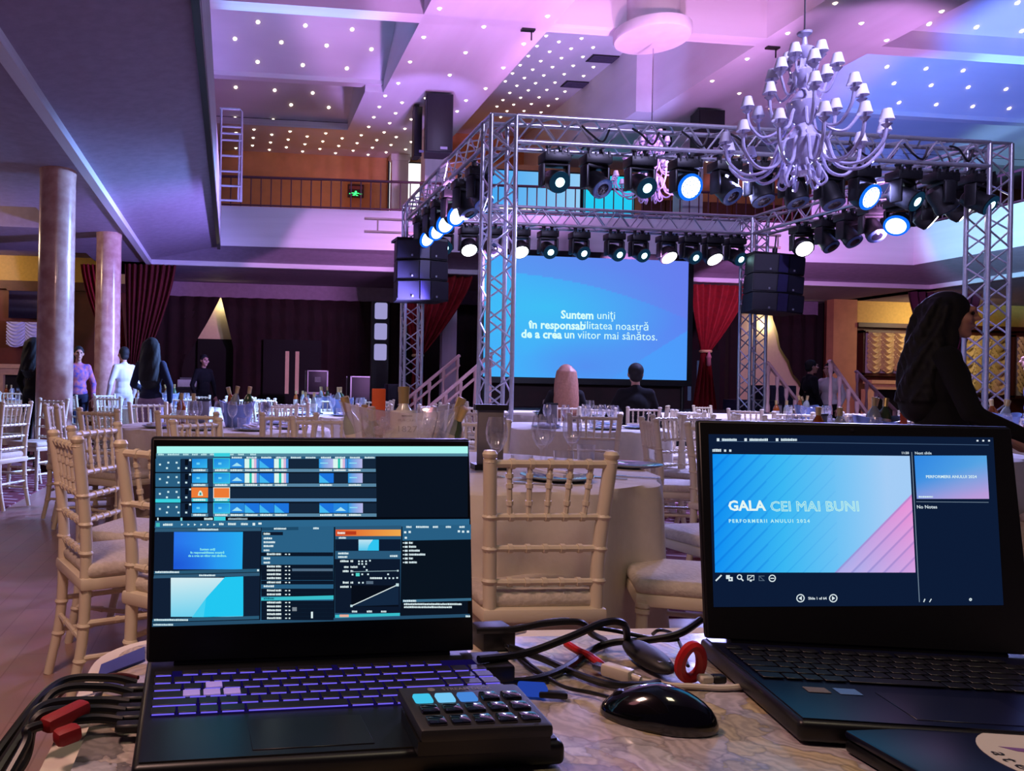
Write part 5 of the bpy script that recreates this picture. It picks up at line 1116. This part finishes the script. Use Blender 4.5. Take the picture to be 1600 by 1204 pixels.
u.q(334, 707.5, 359, 713, CYN); u.q(243, 807, 731, 812.5, (6, 10, 20)); u.q(334, 806.5, 352, 813, CYN); u.marks(356, 810, 386, (170, 190, 200), 2.5); u.q(246, 808, 248, 812, (230, 250, 250)); u.q(282, 808, 285, 813, (120, 210, 220)); u.marks(319, 810, 332, (230, 250, 250), 3)
u.poly([(243, 813), (731, 810), (731, 821), (242, 824)], (46, 106, 146)); u.q(244, 816, 250, 822, (70, 190, 190)); u.marks(255, 819, 270, (230, 250, 250), 3)
for k, x in enumerate((283, 293, 303, 313, 323, 333)): u.poly([(x, 817), (x + 3.5, 818.6), (x, 820.5)], (230, 250, 250))
u.marks(342, 818, 349, (230, 250, 250), 3); u.marks(356, 818, 368, (230, 250, 250), 3); u.marks(376, 818, 387, (230, 250, 250), 3); u.q(394, 816, 398, 820, (235, 250, 250)); u.q(403, 815.5, 408, 818.5, (235, 250, 250))
u.poly([(243, 824.5), (407, 823.5), (407, 828.5), (242, 830)], (50, 92, 122)); u.marks(309, 826.5, 341, (220, 245, 250), 2.4)
u.poly([(242, 830), (407, 828.5), (405, 887), (241, 891)], (18, 32, 54))
u.grid(272, 830, 379, 888, 16, 10, lambda p, q: mixc(mixc((44, 120, 245), (40, 180, 250), p), (30, 90, 220), max(0, 1 - math.hypot(p * 1.6, (q - .9) * 1.6))), -1)
for k, (b_, x0, x1) in enumerate((('Suntem uni\u0163i', 0, 0), ('\u00een responsabilitatea noastr\u0103', 0, 0), ('de a crea un viitor mai s\u00e2n\u0103tos.', 0, 0))): u.text(b_, 324, 858.5 + 5 * k, 3.4, (150, 250, 240), 'CENTER', bold=.0001)
u.poly([(241, 891), (405, 887), (405, 892), (241, 896)], (44, 92, 122)); u.marks(243, 892.5, 280, (225, 245, 250), 2.4); u.poly([(241, 897), (405, 893), (405, 898), (240, 902)], (50, 92, 122)); u.marks(311, 897.5, 336, (225, 245, 250), 2.2); u.q(401, 888, 404, 891, (230, 250, 250))
u.poly([(240, 902), (405, 898), (404, 960), (239, 965)], (18, 32, 54))
u.grid(267, 901, 379, 961.5, 12, 12, lambda p, q: mixc((222, 244, 250), (110, 214, 246), q * .9 + p * .15), 0)
u.poly([(351, 900), (379.5, 899), (379.5, 960), (318, 962), (322, 932)], (36, 206, 250)); u.poly([(322, 932), (318, 962), (300, 962.2)], (70, 214, 250))
u.poly([(239, 965), (404, 960), (404, 965), (238, 970)], (44, 92, 122)); u.marks(241, 966.5, 294, (220, 245, 250), 2.4); u.poly([(238, 971), (731, 957), (731, 962), (238, 977)], (40, 80, 110)); u.marks(240, 974, 271, (200, 230, 240), 2.4)
# parameter panels
u.poly([(408, 823), (520, 821), (519, 965), (406, 968)], (44, 100, 138)); u.poly([(408, 823), (465, 822), (465, 827), (408, 828)], (30, 76, 108)); u.marks(427, 825, 446, (225, 245, 250), 2.4); u.marks(488, 824.5, 497, (225, 245, 250), 2.4); u.q(409, 830, 441, 835, (14, 26, 46)); u.marks(411, 833, 421, (235, 250, 250), 2.6)
for k, y in enumerate((840, 846, 852, 858.5)): u.marks(411, y, 411 + (13, 18, 15, 9)[k], (230, 248, 250), 2.6, k)
def prow(y, x0=410, dark=True):
    if dark: u.q(407, y - 3, 519, y + 3, (12, 24, 42))
    u.marks(x0 + 6, y, x0 + 19, (230, 248, 250), 2.6, int(y)); u.marks(430, y, 438, (230, 248, 250), 2.6, int(y) + 1); u.q(444, y - .8, 447, y + .8, (230, 248, 250)); u.q(449.5, y - 1, 452, y + 1, (230, 248, 250))
prow(864.5); u.marks(411, 871, 421, (230, 248, 250), 2.6); u.marks(411, 877.5, 421, (230, 248, 250), 2.6)
for y in (883.5, 889.5, 895.5, 901.5, 908): prow(y)
u.q(455, 886.5, 518, 890.5, (84, 110, 134)); u.marks(411, 914, 427, (230, 248, 250), 2.6)
for y in (920.5, 926.5): prow(y)
u.poly([(407, 931), (519, 928), (519, 934), (407, 936)], (60, 196, 210)); u.marks(411, 933, 427, (20, 110, 130), 2.4)
for y in (939, 945, 951, 957, 963): prow(y)
u.q(455, 946, 462, 952, (130, 140, 150)); u.q(484, 953, 487, 963, (230, 248, 250))
u.poly([(521.5, 821), (624, 819.5), (622, 961), (520.5, 964)], (44, 92, 126)); u.q(522, 826, 623, 836, (232, 88, 44), (250, 176, 80)); u.q(524, 828.5, 554, 834, (190, 60, 30)); u.marks(525, 831.5, 537, (255, 240, 230), 3); u.marks(527, 839, 538, (225, 245, 250), 2.4); u.q(521.5, 841, 623, 859, (14, 28, 50))
u.grid(557.5, 841.5, 589, 858.5, 6, 4, lambda p, q: mixc((200, 236, 250), (90, 205, 245), q)); u.poly([(580, 841.5), (589, 841.5), (589, 858.5), (571, 858.5), (573, 851)], (50, 204, 250)); u.marks(526, 863, 542, (225, 245, 250), 2.6); u.marks(526, 868.5, 540, (225, 245, 250), 2.6); u.marks(606, 867, 618, (225, 245, 250), 2.6); u.q(521, 871.5, 622, 955, (14, 26, 46))
for y, x0, x1 in ((875, 529, 542), (884, 535, 542), (890.5, 533, 542), (908, 533, 542), (914.5, 529, 542)): u.marks(x0, y, x1, (230, 248, 250), 2.6); u.marks(545, y, 549 if y != 884 else 556, (230, 248, 250), 2.6)
for x, y in ((558, 875), (563, 875), (569, 875), (575, 874), (558, 879), (563, 879), (569, 879), (566, 883.5), (570, 888.5), (618, 889.5), (548, 895.5), (563, 895), (572, 895), (603, 895), (599, 901), (605, 901), (611, 901), (617, 900.5), (558, 908), (564, 908)): u.q(x - 1.3, y - 1.2, x + 1.3, y + 1.2, (220, 245, 250))
u.q(553, 893, 559, 898, (80, 220, 210)); u.marks(575, 901, 594, (230, 248, 250), 2.6); u.line(545, 891, 619, 889.5, .9, (150, 180, 190)); u.q(569, 905.5, 580, 910, (90, 110, 130)); u.q(546, 912, 619, 945, (8, 14, 26)); u.poly([(546, 944), (619, 911), (619, 942), (546, 944.5)], (20, 40, 66)); u.line(546, 944, 618, 911, 1.4, (225, 240, 240)); u.q(544.5, 942, 548, 945.5, (200, 230, 235)); u.q(615, 909, 619.5, 913.5, (200, 230, 235))
for x in (547, 570, 592): u.marks(x, 952.5, x + 8, (220, 240, 245), 2.6)
u.poly([(521, 957.5), (621, 954.5), (621, 959), (521, 962)], (60, 196, 210)); u.q(528, 957, 542, 961, (240, 180, 160))
u.poly([(625, 820), (731, 818), (731, 841), (625, 843)], (42, 98, 136)); u.poly([(625, 843), (731, 841), (731, 932), (624, 934)], (10, 20, 32))
for x in (631, 646, 672, 692, 713): u.marks(x, 822, x + (20 if x == 646 else 8), (225, 245, 250), 2.6)
for k in range(6): y = 846.5 + 6 * k; u.q(625.5, y - .8, 627.5, y + .8, (220, 240, 245)); u.q(628.5, y - 1.5, 633, y + 1.5, (220, 240, 245)); u.marks(635, y, (641, 646, 652, 660, 641, 647)[k], (225, 245, 250), 2.6, k)
for x, y in ((629, 830), (636, 829.5), (712, 828.5), (718.5, 829), (726, 829), (630, 838.5)): u.q(x - 1.8, y - 1.6, x + 1.8, y + 1.6, (225, 245, 250))
u.poly([(625, 934), (731, 931.5), (731, 935.5), (625, 938)], (60, 110, 140)); u.marks(626, 936, 646, (225, 245, 250), 2.4); u.marks(627, 941, 716, (225, 245, 250), 2.4); u.marks(627, 945.5, 701, (225, 245, 250), 2.4); u.marks(722, 959.5, 729, (225, 245, 250), 2.6)
u.m.build('screen', picture('laptop_picture_left', .92), lidA, colors=True)
# keyboard left
MB().box((0, -.0765, .0250), (.350, .1095, .0012)).build('backlight', glow('key_base_glow', (80, 60, 220), .07), LA)
for k, rw in enumerate(ROWS): keyrow(LA, 'key', rw, -.176, -.030 - .0187 * k, .0198, .0138 if k else .010, .0266, KM)
for x, y in ((-.115, -.0674), (-.1375, -.0861), (-.1177, -.0861), (-.0979, -.0861)): obj('lit_key', MB().rbox((0, 0, 0), (.0166, .0140, .0022), .0006, 1).mesh('lit_key', KW), LA, (x, y, .0270))
MB().rbox((-.035, -.178, .0247), (.105, .058, .0008), .0003, 1).build('touchpad', mat('touchpad_grey', (26, 26, 30), .3), LA)
for k, (x, y, z, l) in enumerate(((-.196, -.03, .012, .03), (-.196, -.055, .012, .03), (-.196, -.08, .012, .035), (-.196, -.10, .012, .035), (-.196, -.12, .012, .03))): MB().rbox((x + .004, y, z), (l, .014, .008), .002, 1).build('plug', black, LA)
MB().rbox((.192, -.02, .014), (.05, .05, .022), .003).build('power_plug', black, LA)
# right laptop: presenter view
LB, lidB, locB = laptop('right open dark blue laptop showing a presenter view slide', (.587 + .185 * math.cos(-.22), .898 + .185 * math.sin(-.22)), -.22, .37, .228, .02, .272, R(9), lap_m, lap_b)
u = UI(locB); u.poly([(1107, 678), (1552, 683), (1568, 945), (1115, 948)], (13, 28, 56)); u.line(1120, 689, 1545, 695, .9, (70, 96, 130))
for x0, x1 in ((1128, 1151), (1171, 1200), (1220, 1245)): u.q(x0 - 8, 684.5, x0 - 4, 689, (220, 235, 245)); u.marks(x0, 687, x1, (215, 235, 245), 3.4)
for x in (1527, 1536, 1545): u.q(x - 1.5, 687, x + 1.5, 689.5, (225, 235, 245))
u.marks(1113, 703.5, 1127, (220, 235, 245), 4); u.q(1131, 702, 1134.5, 705.5, (220, 235, 245)); u.q(1139, 702, 1142.5, 705.5, (220, 235, 245)); u.text('11:20', 1408, 709, 3.6, (220, 235, 245), bold=.0001); u.text('Next slide', 1429, 709.5, 4.2, (200, 220, 235), bold=.0001)
def slide(p, q):
    c = mixc((14, 146, 250), (60, 190, 252), p * 2.86) if p < .35 else mixc((60, 190, 252), (170, 212, 255), (p - .35) * 1.9)
    d = p * 1.67 + q; band = (d * 7.5) % 1
    if d > 2.0: c = mixc((176, 178, 242), (236, 150, 222), (p - .6) * 2.2 - (q - .7) * .8); c = mixc(c, (120, 110, 190), .34 * (band < .12)); c = mixc(c, (235, 190, 245), .3 * band)
    elif p < .62: c = mixc(c, (10, 110, 220), .38 * (band < .09) * (1 - p * 1.3)); c = mixc(c, (80, 200, 255), .10 * band)
    return c
def P0(p, q): # corners of the slide in the photo
    return (1113 + (1421 - 1113) * p + (3 + 4 * p) * q * 1.3, 709 + 3 * p + (894 - 709 - 3 * p) * q)
u.k += 1; nu, nv = 150, 90; vs = []; cs = []
for j in range(nv + 1):
    for i in range(nu + 1): vs.append(u.P(*P0(i / nu, j / nv))); cs.append(lin(slide(i / nu, j / nv)))
u.m.add(vs, [((j + 1) * (nu + 1) + i, (j + 1) * (nu + 1) + i + 1, j * (nu + 1) + i + 1, j * (nu + 1) + i) for j in range(nv) for i in range(nu)], cs)
u.text('GALA', 1138, 797, 15.5, (235, 255, 252), bold=.00055); u.text('CEI MAI BUNI', 1203.5, 798, 15.5, (200, 250, 240), outline=.00042, spacing=1.02); u.text('PERFORMERII ANULUI 2024', 1138.5, 816, 5.2, (190, 245, 250), bold=.00022, spacing=1.42)
u.grid(1428, 711.5, 1541, 779, 12, 8, lambda p, q: mixc(mixc((50, 140, 236), (90, 170, 236), p + q * .5), (196, 160, 226), max(0, q * 1.3 + p * .6 - .75)), 4); u.text('PERFORMERII ANULUI 2024', 1486, 746.5, 4.4, (225, 250, 250), 'CENTER', bold=.0001); u.marks(1435, 776, 1457, (220, 245, 250), 2)
u.line(1424, 706, 1436, 940, 1.2, (120, 140, 160)); u.line(1431, 783.5, 1544, 784.5, 1, (110, 130, 150)); u.text('No Notes', 1432, 794, 5.2, (215, 230, 240), bold=.0001)
u.line(1118, 907, 1127, 898, 2.2, (225, 240, 245)); u.q(1134, 898, 1140, 904, (225, 240, 245)); u.q(1138, 901, 1144.5, 907.5, (225, 240, 245)); u.q(1140, 903, 1142, 905.5, DK)
def ringui(x, y, r, c, w_=1.6, n=14):
    for k in range(n): a, b = 2 * PI * k / n, 2 * PI * (k + 1) / n; u.line(x + r * math.cos(a), y + r * math.sin(a), x + r * math.cos(b), y + r * math.sin(b), w_, c)
ringui(1155, 901, 3.4, (225, 240, 245)); u.line(1157.5, 903.5, 1161, 907, 2, (225, 240, 245))
for a, b, c, d in ((1167, 898, 1178, 899), (1167, 905, 1178, 906), (1167, 898, 1168.2, 906), (1177, 898, 1178, 906), (1171, 906, 1174, 908)): u.q(a, b, c, d, (225, 240, 245))
u.line(1169, 904, 1176, 899, 1, (225, 240, 245)); u.q(1185, 899, 1194, 900, (90, 110, 130)); u.q(1185, 906, 1194, 907, (90, 110, 130)); u.q(1185, 899, 1186, 907, (90, 110, 130)); u.line(1185, 899, 1194, 907, 1, (90, 110, 130)); ringui(1206, 903, 5, (225, 240, 245)); u.line(1203, 903, 1209, 903, 1.6, (225, 240, 245))
for x, s in ((1250, -1), (1301, 1)): ringui(x, 934, 5.8, (225, 240, 245)); u.poly([(x - 2 * s, 930.5), (x + 3 * s, 934), (x - 2 * s, 937.5)][::s], (225, 240, 245))
u.text('Slide 1 of 64', 1262, 936, 4.0, (225, 238, 245), bold=.0001); u.line(1442, 940, 1444, 935, 1.6, (225, 240, 245)); u.line(1451, 940, 1454, 935, 1.4, (225, 240, 245)); ringui(1515, 936, 1.6, (225, 240, 245))
u.m.build('screen', picture('laptop_picture_right', .92), lidB, colors=True)
MB().cyl((0, -.0035, .2665), (0, -.0028, .2665), .0022, n=10).build('webcam', mat('lens_grey', (40, 40, 48), .2), lidB)
KB2 = mat('key_plastic_dark', (22, 22, 30), .4)
for k, rw in enumerate(ROWS): keyrow(LB, 'key', rw, -.172, -.024 - .0182 * k, .0194, .0150 if k else .011, .0262, KB2)
MB().rbox((-.015, -.178, .0247), (.115, .066, .0008), .0003, 1).build('touchpad', mat('touchpad_blue', (24, 26, 48), .3), LB); MB().rbox((-.130, -.148, .0249), (.022, .014, .0008), .0003, 1).build('sticker', greycard, LB); MB().rbox((-.100, -.148, .0249), (.022, .016, .0008), .0003, 1).build('sticker', mat('sticker_blue', (90, 130, 190), .4), LB)
for x in (.02, .045): MB().cyl((x, -.2275, .014), (x, -.2295, .014), .0016, n=8).build('status_led', lens_w, LB)
# closed laptop with round sticker
t = thing('laptop', 'closed dark laptop with a white round sticker at the lower right', 'laptop', (.749, .535, TZ), .0)
MB().rbox((0, 0, .0115), (.36, .25, .0115), .004, 2, m=Matrix.Translation((0, 0, .007))).build('base', lap_m, t); MB().rbox((0, 0, .0), (.36, .25, .008), .003, 2, m=Matrix.Translation((0, 0, .0175))).build('lid', lap_b, t)
st = MB().cyl((-.034, .05, .0215), (-.034, .05, .0219), .062, n=48).build('sticker', label_w, t)
m = MB()
for i, chx in enumerate('ateliermic'):
    a = math.radians(158 + i * 13); q = Vector((-.034 + .056 * math.cos(a), .05 + .056 * math.sin(a), .0221)); text_mb(m, chx, .019, Matrix.Translation(q) @ Matrix.Rotation(a + PI / 2, 4, 'Z'), align='CENTER', bold=.0003)
m.build('lettering', ink, st, smooth=False); MB().prism([(-.068, .082, .0220), (-.005, .064, .0220), (-.005, .054, .0220), (-.06, .072, .0220)], (0, 0, .0002)).build('emblem', mat('purple_ink', (130, 90, 150), .5), st)
# ---------------------------------------------------------------- key pad controller
pc = Vector((.216, .664, 0)); t = thing('key_pad', 'black fifteen key control pad with lit keys on the laptop corner', 'controller', (pc.x, pc.y, .8047), .03)
MB().prism([(-.058, -.034, 0), (.058, -.034, 0), (.055, .034, 0), (-.055, .034, 0)], (0, 0, .012)).build('stand', black, t)
RXT = Matrix.Translation((0, 0, .021)) @ Matrix.Rotation(R(3), 4, 'X')
MB().rbox((0, 0, 0), (.116, .082, .012), .004, 2, m=RXT).build('body', mat('pad_grey', (32, 32, 36), .55), t)
kc = [glow('pad_key_cyan', (70, 205, 245), .9), glow('pad_key_pale', (120, 205, 250), .95), glow('pad_key_blue', (80, 150, 240), .8)]; kd = mat('pad_key_dark', (16, 16, 20), .12, coat=1)
for r_ in range(3):
    for c_ in range(5):
        M = RXT @ Matrix.Translation((-.041 + .0205 * c_, .013 - .0205 * r_, .0065)); MB().rbox((0, 0, 0), (.0165, .0145, .005), .002, 2, m=M).build('key', kc[c_] if r_ == 0 and c_ < 3 else kd, t)
m = MB(); text_mb(m, 'STREAM DECK', .0072, RXT @ Matrix.Translation((-.018, .029, .0063)), bold=.0001); m.cyl(RXT @ Vector((-.028, .0315, .006)), RXT @ Vector((-.028, .0315, .0064)), .0036, n=14); m.build('lettering', mat('print_grey', (120, 116, 110), .5), t, smooth=False)
# ---------------------------------------------------------------- mouse, remote, adapters, tie
pm = az(1028, 1128, TZ); t = thing('computer_mouse', 'glossy black computer mouse in front of the red tie', 'mouse', (pm.x, pm.y, TZ), R(62))
def mshape(s, top): 
    M = Matrix.Diagonal((.031, .054, .036, 1)); bm = bmesh.new(); bmesh.ops.create_uvsphere(bm, u_segments=28, v_segments=18, radius=1)
    for vv in bm.verts:
        x, y, z = vv.co; z = max(z, -.05); k = 1 + .10 * y * (1 if y < 0 else -1.2); vv.co = (x * .032 * (1 - .12 * abs(y) + .05 * (y < 0)), y * .055, (z + .05) * .036 * (1 - .25 * max(0, y)) + .001)
    bm.verts.index_update(); m = MB().add([v_.co for v_ in bm.verts], [[v_.index for v_ in f.verts] for f in bm.faces]); bm.free(); return m
mshape(1, 1).build('shell', mat('gloss_black', (8, 8, 10), .12, coat=1, var=.05), t); MB().cyl((-.003, .034, .0185), (.003, .034, .0185), .009, n=14).build('scroll_wheel', rubber, t)
m = MB(); mp0 = t.matrix_basis @ Vector((0, .054, .008))
CAB = []
def cable(pts, r, name, label, mt=rubber, smooth=12, cat='cable'):
    return tag(MB().tube(bez(pts, smooth), r, 8).build(name, mt), label, cat)
def T_px(px, py, z=.006): return az(px, py, TZ + z)
cable([tuple(az(957, 1090, TZ + .012)), T_px(925, 1082), T_px(880, 1072), T_px(845, 1050), T_px(800, 1015), T_px(790, 1008, .02)], .0022, 'mouse_cable', 'thin mouse cable running left from the mouse')
cable([T_px(755, 1066), T_px(830, 1062), T_px(880, 1045), T_px(925, 1015), T_px(960, 1003, .012), T_px(1010, 1000, .02), T_px(1060, 990, .03), T_px(1095, 968, .04)], .0045, 'power_cable', 'thick black cable crossing under the red plug')
cable([T_px(748, 1030, .03), T_px(820, 1020, .03), T_px(890, 995, .045), T_px(945, 972, .055), T_px(975, 975, .05), T_px(980, 1000, .015)], .0045, 'power_cable', 'black cable arching up between the two laptops')
cable([T_px(795, 1010, .015), T_px(850, 1030, .006), T_px(900, 1052), T_px(950, 1068), T_px(1000, 1070), T_px(1030, 1066)], .0042, 'power_cable', 'black cable running down to the mouse')
cable([T_px(745, 985, .03), T_px(800, 983, .035), T_px(850, 974, .045), T_px(905, 972, .05), T_px(925, 990, .03), T_px(945, 1000)], .0042, 'power_cable', 'upper black cable looping over the table edge')
cable([T_px(815, 980, .03), T_px(845, 972, .045), T_px(885, 968, .05), T_px(915, 978, .04), T_px(960, 985, .03), T_px(1030, 999, .02), T_px(1060, 998, .02)], .0026, 'data_cable', 'thin black cable running along the table edge')
cable([T_px(1020, 990, .02), T_px(1030, 984, .03), T_px(1048, 988, .02), T_px(1060, 1000, .012), T_px(1075, 1040, .006)], .0022, 'data_cable', 'thin black loop beside the right laptop')
cable([T_px(790, 1008, .004), T_px(830, 1045, .004), T_px(860, 1052, .004), T_px(900, 1040, .004)], .0024, 'data_cable', 'flat thin cable under the crossing cables')
# power brick and usb plugs at the left laptop's right side
p = T_px(770, 1010, 0); t = thing('power_brick', 'black power plug block right of the left laptop hinge', 'adapter', tuple(p), .1); MB().rbox((0, 0, .014), (.045, .04, .028), .004).build('body', black, t); MB().cyl((.022, 0, .018), (.045, .004, .02), .006).build('connector', silver, t)
p = T_px(832, 1088, 0); t = thing('usb_dongle', 'blue lit dongle beside the control pad', 'adapter', tuple(p), -.2); MB().rbox((0, 0, .008), (.03, .018, .012), .003).build('body', glow('dongle_blue', (50, 90, 220), .5), t); MB().rbox((.02, -.006, .006), (.03, .01, .007), .002).build('plug', black, t)
# remote
p0, p1 = T_px(985, 1022, .0), T_px(1040, 1062, .0); c = (p0 + p1) / 2; d = p1 - p0; t = thing('remote_clicker', 'matt black handheld remote lying behind the mouse', 'remote', (c.x, c.y, TZ), math.atan2(d.y, d.x))
L_ = d.length; MB().ball(None, 1, 14, (1, 1, 1), Matrix.Translation((0, 0, .013)) @ Matrix.Diagonal((L_ * .62, .019, .012, 1))).build('body', mat('matt_black', (20, 19, 22), .55), t)
for x in (.25, .42): MB().rbox((0, 0, 0), (.012, .016, .003), .001, 1, m=Matrix.Translation((L_ * x, 0, .023 - .010 * x))).build('button', mat('button_grey', (60, 60, 66), .4), t)
# white adapter with red plug
p0, p1 = T_px(945, 1048), T_px(985, 1060); c = (p0 + p1) / 2; d = p1 - p0; t = thing('white_adapter', 'white adapter plug with a cord running right', 'adapter', (c.x, c.y, TZ), math.atan2(d.y, d.x)); wp_ = mat('white_plastic', (216, 206, 190), .4)
MB().rbox((0, 0, .009), (.034, .017, .014), .003).build('body', wp_, t); MB().cyl((.017, 0, .009), (.027, 0, .008), .004).build('strain_relief', wp_, t); MB().box((-.022, 0, .009), (.012, .012, .006)).build('plug', silver, t)
cable([T_px(996, 1062, .007), T_px(1040, 1070, .004), T_px(1085, 1072, .004), T_px(1130, 1074, .004), T_px(1185, 1070, .006)], .0035, 'white_cable', 'white cord running behind the mouse to the right laptop', wp_)
cable([T_px(885, 1005, .012), T_px(905, 1017, .01), T_px(922, 1025, .008), T_px(945, 1042, .008)], [.005] * 37, 'red_plug', 'red plug on the cable joining the white adapter', mat('red_plastic', (196, 30, 34), .4))
for px0, px1, lb, mt in ((1092, 1112, 'pale connector right of the red tie', wp_), (1112, 1132, 'black connector between the pale connectors', black)):
    a, b = T_px(px0, 1066), T_px(px1, 1065); tag(MB().rbox((0, 0, 0), ((b - a).length, .011, .009), .002, 1, m=Matrix.Translation((a + b) / 2 + Vector((0, 0, .004)))).build('connector', mt), lb, 'connector')
# red plastic tie ring standing up
pr_ = ad(1079, 1042, .86); m = MB(); pts = []
pr_ = T_px(1079, 1070, 0)
for k in range(24):
    a = 2 * PI * k / 24; pts.append((pr_.x + .0125 * math.sin(a) * (1.0 + .15 * math.cos(a)), pr_.y + .004 * math.cos(a), TZ + .026 - .0195 * math.cos(a)))
tag(m.tube(pts, .0062, 8, closed=True).build('red_cable_tie', mat('red_plastic', (196, 30, 34), .4)), 'upright red plastic cable tie ring behind the mouse', 'cable tie')
# cable bundle at the left side of the laptop
BL0 = [(-.094, .83), (-.095, .805), (-.095, .78), (-.096, .76), (-.096, .74)]
for k, ((x, y), dd, lb) in enumerate(zip(BL0, (.0045, .0045, .005, .005, .0045), ('top cable of the bundle left of the laptop', 'second cable of the bundle left of the laptop', 'third cable of the bundle left of the laptop', 'fourth cable of the bundle left of the laptop', 'lowest cable of the bundle left of the laptop'))):
    e = az(75 - 6 * k, 1150 + 8 * k, TZ - .0 + .01)
    cable([(x, y, TZ + .013), (x - .03, y, TZ + .016 + .004 * (k < 2)), (x - .075, y - .015 - .004 * k, TZ + .022), (-.19 + .004 * k, .745 - .012 * k, TZ + .012 - .02 * (k % 2)), (-.215 + .006 * k, .66 - .006 * k, TZ - .03), (-.225 + .006 * k, .56, TZ - .12), (-.22 + .006 * k, .5, TZ - .3)], dd, 'laptop_cable', lb)
for k, (px0, py0, px1, py1, lb) in enumerate(((68, 1135, 135, 1102, 'upper red sleeve on the left cable bundle'), (85, 1155, 125, 1140, 'lower red sleeve on the left cable bundle'))):
    a, b = az(px0, py0, TZ + .022), az(px1, py1, TZ + .024); tag(MB().rbox((0, 0, 0), ((b - a).length, .017, .014), .005, 2, m=Matrix.Translation((a + b) / 2) @ (b - a).to_track_quat('X', 'Z').to_matrix().to_4x4()).build('red_sleeve', mat('red_sleeve', (150, 18, 24), .6)), lb, 'cable sleeve')
cable([(-.094, .845, TZ + .014), (-.12, .86, TZ + .012), (-.16, .84, TZ + .01), (-.185, .80, TZ - .01), (-.19, .74, TZ - .04), (-.2, .66, TZ - .08)], .0022, 'data_cable', 'thin red black wire looping over the desk corner', mat('wire_red', (70, 14, 16), .5))
pq = az(180, 1035, TZ + .001); tag(MB().prism([tuple(az(x, y, TZ + .001)) for x, y in ((158, 1040), (226, 1012), (226, 1032), (152, 1060))], (0, 0, .002)).build('dark_folder', bluecard), 'dark purple folder corner behind the left laptop', 'folder'); tag(MB().prism([tuple(az(x, y, TZ + .001)) for x, y in ((145, 1078), (190, 1060), (188, 1076), (145, 1082))], (0, 0, .004)).build('blue_booklet', mat('booklet_blue', (60, 60, 120), .5)), 'blue booklet under the cables left of the laptop', 'booklet')
bpy.context.view_layer.update()
